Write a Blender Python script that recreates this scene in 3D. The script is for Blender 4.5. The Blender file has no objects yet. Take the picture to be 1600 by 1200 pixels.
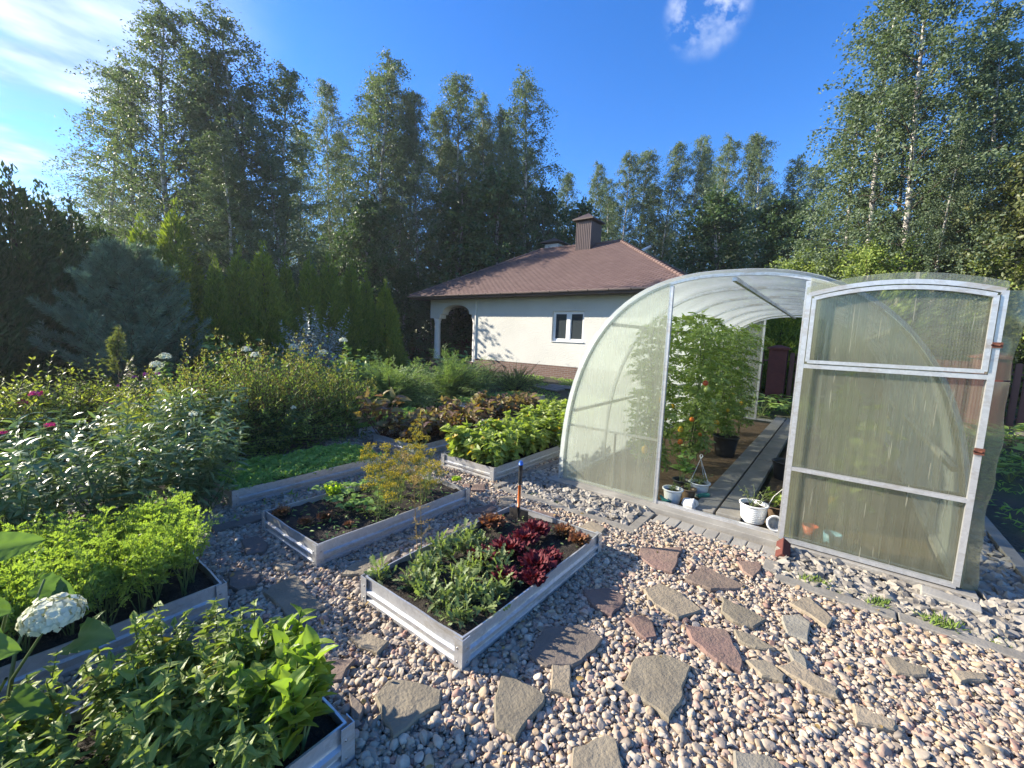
import bpy, math, random
import numpy as np
from mathutils import Vector, Matrix

sc = bpy.context.scene
C = sc.collection
R = math.radians

# ------------------------------------------------------------------ camera
F_PX, PITCH, ROLL, YAW, EYE = 661.8, 0.11432, 0.0389, 0.65441, 1.6
_fw = np.array([-math.sin(YAW)*math.cos(PITCH), math.cos(YAW)*math.cos(PITCH), -math.sin(PITCH)])
_rt = np.array([math.cos(YAW), math.sin(YAW), 0.0])
_up = np.cross(_rt, _fw)
CR = _rt*math.cos(ROLL) + _up*math.sin(ROLL)
CU = -_rt*math.sin(ROLL) + _up*math.cos(ROLL)
cam = bpy.data.cameras.new("camera")
cam.sensor_width = 36.0
cam.lens = F_PX/1600*36.0
cam.clip_start, cam.clip_end = 0.05, 3000
camo = bpy.data.objects.new("camera", cam)
C.objects.link(camo)
camo.matrix_world = Matrix(((CR[0], CU[0], -_fw[0], 0), (CR[1], CU[1], -_fw[1], 0), (CR[2], CU[2], -_fw[2], EYE), (0, 0, 0, 1)))
sc.camera = camo

# ------------------------------------------------------------------ light
SUN_EL, SUN_AZ = R(24), math.atan2(-0.914, -0.407)        # azimuth clockwise from +Y
SDIR = Vector((math.sin(SUN_AZ)*math.cos(SUN_EL), math.cos(SUN_AZ)*math.cos(SUN_EL), math.sin(SUN_EL)))
sl = bpy.data.lights.new("sun", 'SUN')
sl.energy, sl.angle, sl.color = 5.0, R(0.5), (1.0, 0.91, 0.76)
so = bpy.data.objects.new("sun", sl)
C.objects.link(so)
so.location = (0, 0, 30)
so.rotation_euler = SDIR.to_track_quat('Z', 'Y').to_euler()

w = bpy.data.worlds.new("World")
sc.world = w
w.use_nodes = True
nt = w.node_tree
nt.nodes.clear()
def N(t, typ, **kw):
    n = t.nodes.new(typ)
    for k, v in kw.items():
        if k.startswith('_'):
            setattr(n, k[1:], v)
        else:
            n.inputs[k.replace('__', ' ')].default_value = v
    return n
out = N(nt, 'ShaderNodeOutputWorld')
bg = N(nt, 'ShaderNodeBackground', Strength=0.125)
sky = N(nt, 'ShaderNodeTexSky', _sky_type='NISHITA', _sun_disc=False, _sun_elevation=SUN_EL, _sun_rotation=SUN_AZ,
        _air_density=0.9, _dust_density=0.05, _ozone_density=3.0)
hs = N(nt, 'ShaderNodeHueSaturation', Saturation=1.30, Hue=0.512)
nt.links.new(sky.outputs[0], hs.inputs['Color'])
tc = N(nt, 'ShaderNodeTexCoord')
sep = N(nt, 'ShaderNodeSeparateXYZ')
nt.links.new(tc.outputs['Generated'], sep.inputs[0])
def M(t, op, a, b=None, c=None, clamp=False):
    n = t.nodes.new('ShaderNodeMath')
    n.operation, n.use_clamp = op, clamp
    for i, v in enumerate((a, b, c)):
        if v is None:
            continue
        if hasattr(v, 'links') or hasattr(v, 'is_linked'):
            t.links.new(v, n.inputs[i])
        else:
            n.inputs[i].default_value = v
    return n.outputs[0]
zc = M(nt, 'ADD', M(nt, 'MAXIMUM', sep.outputs['Z'], 0.0), 0.12)
px = M(nt, 'DIVIDE', sep.outputs['X'], zc)
py = M(nt, 'DIVIDE', sep.outputs['Y'], zc)
cmb = N(nt, 'ShaderNodeCombineXYZ')
nt.links.new(px, cmb.inputs[0]); nt.links.new(py, cmb.inputs[1])
mp = N(nt, 'ShaderNodeMapping', Scale=(1.0, 0.62, 1.0), Rotation=(0, 0, R(28)), Location=(0.37, 0.8, 0))
nt.links.new(cmb.outputs[0], mp.inputs[0])
n1 = N(nt, 'ShaderNodeTexNoise', Scale=1.7, Detail=9.0, Roughness=0.56, Distortion=0.4)
nt.links.new(mp.outputs[0], n1.inputs['Vector'])
def dirmask(d, c0, c1):
    vm = N(nt, 'ShaderNodeVectorMath', _operation='DOT_PRODUCT')
    nt.links.new(tc.outputs['Generated'], vm.inputs[0])
    vm.inputs[1].default_value = Vector(d).normalized()
    mr = N(nt, 'ShaderNodeMapRange', _interpolation_type='SMOOTHSTEP')
    mr.inputs[1].default_value, mr.inputs[2].default_value = c0, c1
    nt.links.new(vm.outputs['Value'], mr.inputs[0])
    return mr.outputs[0]
big = dirmask((-0.76, -0.62, 0.20), 0.44, 0.84)          # cloud field beside the sun; its unseen part behind is added neutral fill
bit = dirmask((-0.225, 0.77, 0.53), 0.9972, 0.9996)         # the lone small cloud
cf = N(nt, 'ShaderNodeMapRange')
cf.inputs[1].default_value, cf.inputs[2].default_value = 0.40, 0.60
nt.links.new(n1.outputs['Fac'], cf.inputs[0])
n2 = N(nt, 'ShaderNodeTexNoise', Scale=13.0, Detail=6.0, Roughness=0.6)
nt.links.new(mp.outputs[0], n2.inputs['Vector'])
cf2 = N(nt, 'ShaderNodeMapRange')
cf2.inputs[1].default_value, cf2.inputs[2].default_value = 0.42, 0.70
nt.links.new(n2.outputs['Fac'], cf2.inputs[0])
fac = M(nt, 'ADD', M(nt, 'MULTIPLY', cf.outputs[0], big), M(nt, 'MULTIPLY', cf2.outputs[0], bit), clamp=True)
fac = M(nt, 'MULTIPLY', fac, 0.9)
ccol = N(nt, 'ShaderNodeMix', _data_type='RGBA')
n3 = N(nt, 'ShaderNodeTexNoise', Scale=3.1, Detail=5.0)
nt.links.new(mp.outputs[0], n3.inputs['Vector'])
cr = N(nt, 'ShaderNodeMapRange')
cr.inputs[1].default_value, cr.inputs[2].default_value = 0.42, 0.62
nt.links.new(n3.outputs['Fac'], cr.inputs[0])
nt.links.new(cr.outputs[0], ccol.inputs['Factor'])
ccol.inputs[6].default_value = (1.6, 2.1, 3.2, 1)
ccol.inputs[7].default_value = (5.2, 5.3, 5.4, 1)
cm = N(nt, 'ShaderNodeMix', _data_type='RGBA')
nt.links.new(fac, cm.inputs['Factor'])
nt.links.new(hs.outputs[0], cm.inputs[6]); nt.links.new(ccol.outputs[2], cm.inputs[7])
nt.links.new(cm.outputs[2], bg.inputs[0]); nt.links.new(bg.outputs[0], out.inputs[0])

sc.view_settings.view_transform = 'Standard'
sc.view_settings.look = 'None'
sc.view_settings.exposure = 1.4
sc.view_settings.gamma = 1.0
sc.cycles.max_bounces = 10
sc.cycles.transparent_max_bounces = 24
sc.cycles.caustics_reflective = False
sc.cycles.caustics_refractive = False

# ------------------------------------------------------------------ picture measurements -> ground points
def ray(x, y):
    return _fw + CR*(x-800)/F_PX - CU*(y-600)/F_PX
def gp(x, y, z=0.0):
    d = ray(x, y)
    t = (z-EYE)/d[2]
    return (d[0]*t, d[1]*t, z)
def polar(x, y, dist):
    """point seen at (x, y), at a horizontal distance"""
    d = ray(x, y)
    h = math.hypot(d[0], d[1])
    return (d[0]/h*dist, d[1]/h*dist, EYE + d[2]/h*dist)

# ------------------------------------------------------------------ geometry helpers
def nrm(a):
    a = np.asarray(a, float)
    return a/np.maximum(np.linalg.norm(a, axis=-1, keepdims=True), 1e-9)

class Geo:
    def __init__(s):
        s.V, s.F, s.n, s.R = [], [], 0, []
    def add(s, V, F, mat=0, smooth=False, rnd=0.5):
        V = np.asarray(V, float).reshape(-1, 3)
        F = np.asarray(F, int)
        if F.ndim == 1:
            F = F[None, :]
        s.V.append(V)
        s.R.append(np.broadcast_to(np.asarray(rnd, float), (len(V),)).copy())
        s.F.append((F+s.n, mat, smooth))
        s.n += len(V)
    def quad(s, a, b, c, d, mat=0):
        s.add([a, b, c, d], [0, 1, 2, 3], mat)
    def box(s, x0, x1, y0, y1, z0, z1, mat=0, rnd=0.5):
        V = [(x, y, z) for z in (z0, z1) for y in (y0, y1) for x in (x0, x1)]
        s.add(V, [[0, 2, 3, 1], [4, 5, 7, 6], [0, 1, 5, 4], [2, 6, 7, 3], [0, 4, 6, 2], [1, 3, 7, 5]], mat, rnd=rnd)
    def obox(s, c, size, rot=(0, 0, 0), mat=0):
        m = np.array(Matrix.Rotation(rot[2], 3, 'Z') @ Matrix.Rotation(rot[1], 3, 'Y') @ Matrix.Rotation(rot[0], 3, 'X'))
        V = np.array([(x, y, z) for z in (-.5, .5) for y in (-.5, .5) for x in (-.5, .5)])*np.array(size)
        s.add(V@m.T+np.array(c), [[0, 2, 3, 1], [4, 5, 7, 6], [0, 1, 5, 4], [2, 6, 7, 3], [0, 4, 6, 2], [1, 3, 7, 5]], mat)
    def tube(s, P, r, n=6, mat=0, smooth=True, cap=True, phase=0.0, rnd=0.5, up=None):
        P = np.asarray(P, float)
        m = len(P)
        r = np.broadcast_to(np.asarray(r, float), (m,))
        T = nrm(np.gradient(P, axis=0))
        if up is None:
            up = np.array([0, 0, 1.0]) if abs(T[0][2]) < .9 else np.array([1.0, 0, 0])
        A = nrm(np.cross(T, up))
        B = np.cross(A, T)
        a = np.arange(n)/n*2*math.pi+phase
        V = P[:, None, :] + r[:, None, None]*(np.cos(a)[None, :, None]*A[:, None, :]+np.sin(a)[None, :, None]*B[:, None, :])
        i, j = np.meshgrid(np.arange(m-1), np.arange(n), indexing='ij')
        j2 = (j+1) % n
        Fq = np.stack([i*n+j, i*n+j2, (i+1)*n+j2, (i+1)*n+j], -1).reshape(-1, 4)
        base = s.n
        s.add(V.reshape(-1, 3), Fq, mat, smooth, rnd)
        if cap:
            s.F.append((np.arange(n)[None, :]+base, mat, False))
            s.F.append((np.arange(n)[None, ::-1]+base+(m-1)*n, mat, False))
    def bar(s, a, b, t, mat=0, up=None):
        s.tube([a, b], t*0.7071, 4, mat, False, True, math.pi/4, up=up)
    def lathe(s, prof, c=(0, 0, 0), n=24, mat=0, smooth=True, axis=None):
        prof = np.asarray(prof, float)
        m = len(prof)
        a = np.arange(n)/n*2*math.pi
        V = np.stack([prof[:, None, 0]*np.cos(a), prof[:, None, 0]*np.sin(a), np.broadcast_to(prof[:, None, 1], (m, n))], -1)
        if axis is not None:
            V = V@np.array(axis).T
        i, j = np.meshgrid(np.arange(m-1), np.arange(n), indexing='ij')
        j2 = (j+1) % n
        s.add(V.reshape(-1, 3)+np.array(c), np.stack([i*n+j, i*n+j2, (i+1)*n+j2, (i+1)*n+j], -1).reshape(-1, 4), mat, smooth)
    def prism(s, poly, lo, hi, mat=0, top=None, axis='z', rnd=0.5):
        """poly in a plane, extruded along an axis"""
        poly = np.asarray(poly, float)
        n = len(poly)
        tp = poly if top is None else np.asarray(top, float)
        def emb(p, h):
            h = np.full((len(p), 1), h)
            if axis == 'z':
                return np.hstack([p, h])
            if axis == 'y':
                return np.hstack([p[:, :1], h, p[:, 1:]])
            return np.hstack([h, p])
        base = s.n
        k = np.arange(n)
        s.add(np.vstack([emb(poly, lo), emb(tp, hi)]), np.stack([k, (k+1) % n, (k+1) % n+n, k+n], -1), mat, rnd=rnd)
        s.F.append((np.arange(n)[None, ::-1]+base, mat, False))
        s.F.append((np.arange(n)[None, :]+base+n, mat, False))
    def grid(s, X, Y, Z, mat=0, smooth=True, rnd=0.5):
        m, n = np.shape(X)
        i, j = np.meshgrid(np.arange(m-1), np.arange(n-1), indexing='ij')
        s.add(np.stack([X, Y, Z], -1).reshape(-1, 3), np.stack([i*n+j, (i+1)*n+j, (i+1)*n+j+1, i*n+j+1], -1).reshape(-1, 4), mat, smooth, rnd)
    def build(s, name, mats, parent=None, loc=None):
        me = bpy.data.meshes.new(name)
        V = np.vstack(s.V)
        me.vertices.add(len(V))
        me.vertices.foreach_set('co', V.astype(np.float32).ravel())
        lv = np.concatenate([f.ravel() for f, _, _ in s.F])
        tot = np.concatenate([np.full(len(f), f.shape[1]) for f, _, _ in s.F])
        me.loops.add(len(lv))
        me.loops.foreach_set('vertex_index', lv.astype(np.int32))
        me.polygons.add(len(tot))
        st = np.concatenate([[0], np.cumsum(tot)[:-1]])
        me.polygons.foreach_set('loop_start', st.astype(np.int32))
        me.polygons.foreach_set('material_index', np.concatenate([np.full(len(f), m) for f, m, _ in s.F]).astype(np.int32))
        me.polygons.foreach_set('use_smooth', np.concatenate([np.full(len(f), sm) for f, _, sm in s.F]))
        at = me.attributes.new('rnd', 'FLOAT', 'POINT')
        at.data.foreach_set('value', np.concatenate(s.R).astype(np.float32))
        me.update(calc_edges=True)
        me.validate()
        for m in (mats if isinstance(mats, (list, tuple)) else [mats]):
            me.materials.append(m)
        o = bpy.data.objects.new(name, me)
        C.objects.link(o)
        if parent:
            o.parent = parent
        if loc is not None:
            o.location = loc
        return o

def tag(o, label=None, cat=None, group=None, kind=None):
    if label: o['label'] = label
    if cat: o['category'] = cat
    if group: o['group'] = group
    if kind: o['kind'] = kind
    return o
def empty(name, loc=(0, 0, 0), label=None, cat=None, group=None, rz=0.0):
    o = bpy.data.objects.new(name, None)
    C.objects.link(o)
    o.location = loc
    o.rotation_euler = (0, 0, rz)
    o.empty_display_size = .1
    return tag(o, label, cat, group)
def copy_tree(o, parent=None):
    c = o.copy()
    C.objects.link(c)
    if parent:
        c.parent = parent
    for ch in o.children:
        copy_tree(ch, c)
    return c
def bev(o, wd=0.004, seg=2):
    m = o.modifiers.new('bevel', 'BEVEL')
    m.width, m.segments, m.limit_method = wd, seg, 'ANGLE'
    return o

# ------------------------------------------------------------------ materials
def mat(name):
    m = bpy.data.materials.new(name)
    m.use_nodes = True
    t = m.node_tree
    t.nodes.clear()
    o = N(t, 'ShaderNodeOutputMaterial')
    p = N(t, 'ShaderNodeBsdfPrincipled')
    t.links.new(p.outputs[0], o.inputs[0])
    return m, t, p, o
def coords(t, scale=1.0, kind='Object'):
    c = N(t, 'ShaderNodeTexCoord')
    if kind == 'World':
        g = N(t, 'ShaderNodeNewGeometry')
        src = g.outputs['Position']
    else:
        src = c.outputs[kind]
    m = N(t, 'ShaderNodeMapping')
    m.inputs['Scale'].default_value = (scale,)*3 if not isinstance(scale, tuple) else scale
    t.links.new(src, m.inputs[0])
    return m.outputs[0]
def noise(t, vec, scale, detail=4.0, rough=0.55, lo=0.3, hi=0.7):
    n = N(t, 'ShaderNodeTexNoise', Scale=scale, Detail=detail, Roughness=rough)
    t.links.new(vec, n.inputs['Vector'])
    r = N(t, 'ShaderNodeMapRange')
    r.inputs[1].default_value, r.inputs[2].default_value = lo, hi
    t.links.new(n.outputs['Fac'], r.inputs[0])
    return r.outputs[0]
def mix(t, f, a, b, mode='MIX'):
    n = N(t, 'ShaderNodeMix', _data_type='RGBA', _blend_type=mode)
    for v, s in ((f, n.inputs['Factor']), (a, n.inputs[6]), (b, n.inputs[7])):
        if hasattr(v, 'is_linked'):
            t.links.new(v, s)
        elif isinstance(v, (int, float)):
            s.default_value = v
        else:
            s.default_value = (*v, 1) if len(v) == 3 else v
    return n.outputs[2]
def bump(t, p, h, strength=0.5, dist=0.01):
    b = N(t, 'ShaderNodeBump', Strength=strength, Distance=dist)
    t.links.new(h, b.inputs['Height'])
    t.links.new(b.outputs[0], p.inputs['Normal'])
def attr(t, name, typ='GEOMETRY'):
    return N(t, 'ShaderNodeAttribute', _attribute_name=name, _attribute_type=typ)

def simple(name, c1, c2=None, scale=8.0, rough=0.7, metallic=0.0, bstr=0.2, bscale=60.0, bdist=0.004, spec=0.4, kind='Object'):
    m, t, p, o = mat(name)
    v = coords(t, 1.0, kind)
    c2 = c2 or tuple(x*.75 for x in c1)
    t.links.new(mix(t, noise(t, v, scale), c1, c2), p.inputs['Base Color'])
    p.inputs['Roughness'].default_value = rough
    p.inputs['Metallic'].default_value = metallic
    p.inputs['Specular IOR Level'].default_value = spec
    if bstr:
        bump(t, p, noise(t, v, bscale, 5), bstr, bdist)
    return m

LIFT = 1.65
def leafmat(name, a, b, trans=0.32, rough=0.42, spec=0.35, tw=(1.25, 1.35, 0.5), odd=None):
    """two-sided leaf: reflecting body plus light passing through; colour differs from leaf to leaf"""
    m, t, p, o = mat(name)
    if 'petal' not in name and 'flower' not in name and 'dry' not in name:
        q = (1.15, 1.0, 1.2) if LIFT > 1.7 else (1, 1, 1)
        a, b = tuple(x*LIFT*k for x, k in zip(a, q)), tuple(x*LIFT*k for x, k in zip(b, q))
    at = attr(t, 'rnd')
    oi = N(t, 'ShaderNodeObjectInfo')
    f = M(t, 'ADD', M(t, 'MULTIPLY', at.outputs['Fac'], 0.8), M(t, 'MULTIPLY', oi.outputs['Random'], 0.2), clamp=True)
    col = mix(t, f, a, b)
    if odd:
        k = N(t, 'ShaderNodeMapRange')
        k.inputs[1].default_value, k.inputs[2].default_value = 0.94, 0.96
        t.links.new(at.outputs['Fac'], k.inputs[0])
        col = mix(t, k.outputs[0], col, odd)
    t.links.new(col, p.inputs['Base Color'])
    p.inputs['Roughness'].default_value = rough
    p.inputs['Specular IOR Level'].default_value = spec
    tr = N(t, 'ShaderNodeBsdfTranslucent')
    t.links.new(mix(t, 1.0, col, tw, 'MULTIPLY'), tr.inputs[0])
    ms = N(t, 'ShaderNodeMixShader', Fac=trans)
    t.links.new(p.outputs[0], ms.inputs[1]); t.links.new(tr.outputs[0], ms.inputs[2])
    t.links.new(ms.outputs[0], o.inputs[0])
    return m

MAT = {}
MAT['birch_leaf'] = leafmat('birch_leaf', (.058, .083, .048), (.102, .132, .074), .32, .5, .3)
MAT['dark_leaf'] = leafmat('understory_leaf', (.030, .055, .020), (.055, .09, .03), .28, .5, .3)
MAT['olive_leaf'] = leafmat('olive_leaf', (.06, .08, .026), (.10, .105, .04), .35, .45, .4)
MAT['thuja'] = leafmat('thuja_leaf', (.050, .09, .016), (.16, .20, .030), .36, .55, .25, tw=(1.3, 1.3, .4))
MAT['pine'] = leafmat('pine_needle', (.055, .095, .060), (.17, .235, .155), .25, .5, .3, tw=(1, 1.1, .8))
LIFT = 1.85
MAT['hydr'] = leafmat('hydrangea_leaf', (.07, .13, .035), (.12, .19, .05), .35, .45, .35)
MAT['hydr_big'] = leafmat('broad_leaf', (.035, .075, .018), (.07, .125, .03), .42, .4, .35)
MAT['spirea'] = leafmat('spirea_leaf', (.075, .13, .028), (.13, .19, .042), .4, .5, .3, odd=(.15, .10, .045))
MAT['spirea_tip'] = leafmat('spirea_tip', (.10, .115, .03), (.16, .165, .036), .35, .5, .3)
MAT['dry'] = leafmat('dry_flower', (.16, .075, .04), (.24, .12, .06), .1, .8, .1, tw=(1, .9, .7))
MAT['phlox'] = leafmat('phlox_leaf', (.055, .10, .04), (.10, .15, .06), .28, .36, .5)
MAT['weigela'] = leafmat('weigela_leaf', (.10, .15, .03), (.19, .22, .045), .4, .45, .35)
MAT['juniper'] = leafmat('juniper_leaf', (.06, .115, .035), (.14, .21, .07), .28, .5, .25)
MAT['mound'] = leafmat('mound_leaf', (.09, .15, .03), (.16, .21, .045), .3, .5, .25)
MAT['silver'] = leafmat('silver_leaf', (.12, .17, .13), (.22, .27, .21), .25, .45, .4, tw=(1, 1.1, .8))
MAT['carrot'] = leafmat('carrot_leaf', (.095, .16, .03), (.155, .225, .042), .42, .45, .35)
MAT['spinach'] = leafmat('spinach_leaf', (.072, .122, .028), (.145, .20, .048), .40, .46, .3, odd=(.22, .20, .04))
MAT['chard'] = leafmat('chard_leaf', (.085, .15, .022), (.13, .20, .032), .48, .4, .4)
MAT['bean'] = leafmat('bean_leaf', (.10, .16, .03), (.165, .225, .045), .42, .45, .35, odd=(.45, .33, .03))
MAT['beet'] = leafmat('beet_leaf', (.075, .045, .035), (.13, .14, .04), .35, .45, .4, odd=(.30, .14, .03))
MAT['cover'] = leafmat('ground_cover_leaf', (.10, .19, .035), (.16, .27, .055), .35, .5, .3)
MAT['rocket'] = leafmat('rocket_leaf', (.075, .12, .04), (.125, .17, .06), .38, .5, .25)
MAT['straw'] = leafmat('strawberry_leaf', (.07, .14, .03), (.13, .22, .045), .35, .4, .4)
MAT['dill'] = leafmat('dill_leaf', (.075, .115, .03), (.12, .16, .05), .3, .5, .3)
MAT['dill_flower'] = leafmat('dill_flower', (.35, .27, .025), (.50, .38, .05), .3, .6, .2)
MAT['dill_dry'] = leafmat('dry_dill', (.30, .20, .08), (.42, .30, .12), .2, .7, .2)
MAT['lettuce'] = leafmat('red_lettuce_leaf', (.05, .007, .010), (.075, .014, .014), .22, .6, .2, tw=(1.5, .8, .6))
MAT['lettuce_brown'] = leafmat('bronze_lettuce_leaf', (.10, .042, .02), (.13, .085, .03), .25, .6, .2, tw=(1.3, 1, .6))
MAT['lettuce_green'] = leafmat('green_lettuce_leaf', (.22, .32, .03), (.32, .42, .05), .45, .4, .4)
MAT['tomato'] = leafmat('tomato_leaf', (.075, .13, .032), (.135, .195, .048), .35, .5, .3)
MAT['squash'] = leafmat('squash_leaf', (.08, .15, .03), (.15, .23, .05), .35, .5, .3)
MAT['petal_white'] = leafmat('white_petal', (.62, .64, .50), (.78, .80, .68), .35, .6, .2, tw=(1, 1, .9))
MAT['petal_pink'] = leafmat('pink_petal', (.55, .04, .20), (.65, .10, .32), .3, .6, .2, tw=(1, .6, .8))
MAT['petal_purple'] = leafmat('purple_petal', (.25, .03, .25), (.35, .07, .33), .3, .6, .2, tw=(1, .6, 1))
MAT['grass'] = leafmat('grass_blade', (.09, .16, .03), (.16, .23, .05), .35, .5, .3)
MAT['stem'] = simple('green_stem', (.12, .17, .05), (.09, .12, .04), 20, .6, bstr=0)
MAT['redstem'] = simple('red_stem', (.16, .05, .04), (.10, .06, .03), 20, .6, bstr=0)
MAT['twig'] = simple('twig_bark', (.075, .055, .04), (.05, .04, .03), 20, .85, bstr=.2)

MAT['pine_bark'] = simple('pine_bark', (.11, .10, .065), (.08, .075, .05), 20, .85, bstr=.2)
def bark():
    m, t, p, o = mat('birch_bark')
    v = coords(t, (1.0, 1.0, 3.0))
    blot = noise(t, v, 2.2, 6, .65, .50, .60)
    c = mix(t, noise(t, v, 9), (.52, .49, .44), (.36, .33, .29))
    t.links.new(mix(t, blot, c, (.05, .042, .035)), p.inputs['Base Color'])
    p.inputs['Roughness'].default_value = .8
    bump(t, p, blot, .3, .01)
    return m
MAT['bark'] = bark()

def galv():
    m, t, p, o = mat('galvanised_steel')
    v = coords(t, 1.0, 'World')
    vo = N(t, 'ShaderNodeTexVoronoi', Scale=55.0)
    t.links.new(v, vo.inputs['Vector'])
    sp = mix(t, vo.outputs['Color'], (.54, .545, .55), (.66, .665, .67))
    dirt = noise(t, coords(t, (3, 3, 9), 'World'), 1.3, 7, .7, .50, .72)
    t.links.new(mix(t, dirt, sp, (.36, .32, .26)), p.inputs['Base Color'])
    p.inputs['Metallic'].default_value = .6
    r = N(t, 'ShaderNodeMapRange')
    r.inputs[3].default_value, r.inputs[4].default_value = .34, .6
    t.links.new(dirt, r.inputs[0])
    t.links.new(r.outputs[0], p.inputs['Roughness'])
    bump(t, p, noise(t, v, 14, 3), .12, .004)
    return m
MAT['galv'] = galv()
MAT['screw'] = simple('screw_steel', (.35, .35, .35), None, 10, .4, .9, 0)
MAT['soil'] = simple('soil', (.050, .040, .030), (.022, .018, .014), 22, .95, bstr=.9, bscale=90, bdist=.012, kind='World')
MAT['mulch'] = simple('straw_mulch', (.20, .13, .065), (.07, .045, .025), 26, .95, bstr=.9, bscale=70, bdist=.015, kind='World')
MAT['concrete'] = simple('concrete', (.34, .32, .28), (.22, .205, .18), 4.5, .9, bstr=.35, bscale=70, kind='World')
MAT['concrete_dark'] = simple('weathered_concrete', (.27, .25, .215), (.17, .155, .13), 5, .9, bstr=.4, bscale=60, kind='World')
MAT['plank'] = simple('grey_plank', (.25, .235, .205), (.17, .16, .14), 6, .85, bstr=.3, bscale=40, kind='World')
MAT['white_plastic'] = simple('white_plastic', (.74, .74, .72), (.66, .66, .62), 5, .38, bstr=.0)
MAT['black_plastic'] = simple('black_plastic', (.022, .023, .025), (.035, .035, .035), 5, .45, bstr=.05)
MAT['brown_plastic'] = simple('brown_plastic', (.19, .13, .085), (.14, .10, .06), 5, .5, bstr=.05)
MAT['orange'] = simple('orange_paint', (.70, .17, .03), (.60, .14, .03), 9, .4, bstr=.05)
MAT['blue'] = simple('blue_plastic', (.03, .14, .55), (.03, .11, .42), 9, .4, bstr=0)
MAT['red_plastic'] = simple('red_plastic', (.55, .10, .04), (.5, .09, .03), 9, .4, bstr=0)
MAT['lightblue'] = simple('light_blue_plastic', (.20, .42, .62), (.18, .38, .55), 9, .4, bstr=0)
MAT['teal'] = simple('teal_cloth', (.02, .16, .13), (.03, .11, .09), 30, .9, bstr=.3)
MAT['bag'] = simple('white_bag', (.70, .70, .68), (.5, .5, .48), 8, .5, bstr=.6, bscale=25, bdist=.01)
MAT['dark_steel'] = simple('dark_steel', (.045, .045, .047), (.09, .075, .06), 12, .5, .6, .2)
MAT['rust'] = simple('rusty_iron', (.17, .06, .035), (.10, .042, .03), 40, .85, .2, .4, 90)
MAT['pvc'] = simple('white_frame', (.80, .80, .79), (.74, .74, .73), 3, .3, bstr=0)
MAT['brickred'] = simple('brick_red', (.13, .036, .026), (.09, .028, .022), 12, .9, bstr=.3)
MAT['fence'] = simple('fence_steel', (.135, .052, .042), (.11, .042, .036), 3, .45, .0, .05)
MAT['soffit'] = simple('soffit_brown', (.085, .06, .05), (.07, .05, .042), 5, .6, bstr=0)
MAT['gutter'] = simple('gutter_brown', (.36, .265, .235), (.33, .24, .215), 4, .3, bstr=0, spec=.6)
MAT['chim'] = simple('chimney_sheet', (.15, .105, .092), (.125, .088, .078), 4, .42, .0, .05)
MAT['colwhite'] = simple('white_column', (.70, .69, .66), (.62, .61, .58), 4, .7, bstr=.1)
MAT['tom_yellow'] = simple('yellow_fruit', (.70, .42, .03), (.62, .36, .03), 9, .3, bstr=0)
MAT['tom_orange'] = simple('orange_fruit', (.72, .20, .02), (.66, .15, .02), 9, .3, bstr=0)
MAT['tom_green'] = simple('green_fruit', (.33, .40, .12), (.26, .34, .09), 9, .3, bstr=0)
MAT['tom_red'] = simple('red_fruit', (.45, .07, .03), (.5, .09, .03), 9, .3, bstr=0)
MAT['rope'] = simple('white_cord', (.62, .62, .58), None, 9, .8, bstr=0)

def stucco():
    m, t, p, o = mat('stucco')
    v = coords(t, 1.0, 'World')
    t.links.new(mix(t, noise(t, v, .8, 6), (.64, .625, .565), (.56, .55, .50)), p.inputs['Base Color'])
    p.inputs['Roughness'].default_value = .9
    h = M(t, 'ADD', noise(t, v, 16, 3, .5, .44, .56), M(t, 'MULTIPLY', noise(t, v, 60, 3), .4))
    bump(t, p, h, .32, .010)
    return m
MAT['stucco'] = stucco()
def plinth():
    m, t, p, o = mat('plinth_brick')
    b = N(t, 'ShaderNodeTexBrick', Scale=1.0)
    b.inputs['Color1'].default_value = (.12, .065, .05, 1); b.inputs['Color2'].default_value = (.17, .095, .07, 1)
    b.inputs['Mortar'].default_value = (.22, .20, .18, 1)
    b.inputs['Brick Width'].default_value, b.inputs['Row Height'].default_value, b.inputs['Mortar Size'].default_value = .26, .075, .008
    c = N(t, 'ShaderNodeTexCoord')
    s = N(t, 'ShaderNodeSeparateXYZ'); k = N(t, 'ShaderNodeCombineXYZ')
    t.links.new(c.outputs['Object'], s.inputs[0])
    t.links.new(M(t, 'ADD', s.outputs[0], s.outputs[1]), k.inputs[0]); t.links.new(s.outputs[2], k.inputs[1])
    t.links.new(k.outputs[0], b.inputs['Vector'])
    t.links.new(b.outputs['Color'], p.inputs['Base Color'])
    p.inputs['Roughness'].default_value = .85
    return m
MAT['plinth'] = plinth()
def shingle():
    m, t, p, o = mat('hex_shingle')
    at = attr(t, 'rnd')
    c = mix(t, at.outputs['Fac'], (.120, .072, .062), (.150, .095, .083))
    v = coords(t, 1.0, 'World')
    c = mix(t, noise(t, v, .8, 4), c, mix(t, .18, c, (.23, .15, .13)))
    t.links.new(c, p.inputs['Base Color'])
    p.inputs['Roughness'].default_value = .85
    bump(t, p, noise(t, v, 160, 3), .3, .003)
    return m
MAT['shingle'] = shingle()
def glass():
    m, t, p, o = mat('window_glass')
    p.inputs['Base Color'].default_value = (.045, .055, .06, 1)
    p.inputs['Roughness'].default_value = .04
    p.inputs['Specular IOR Level'].default_value = .8
    return m
MAT['glass'] = glass()
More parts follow.
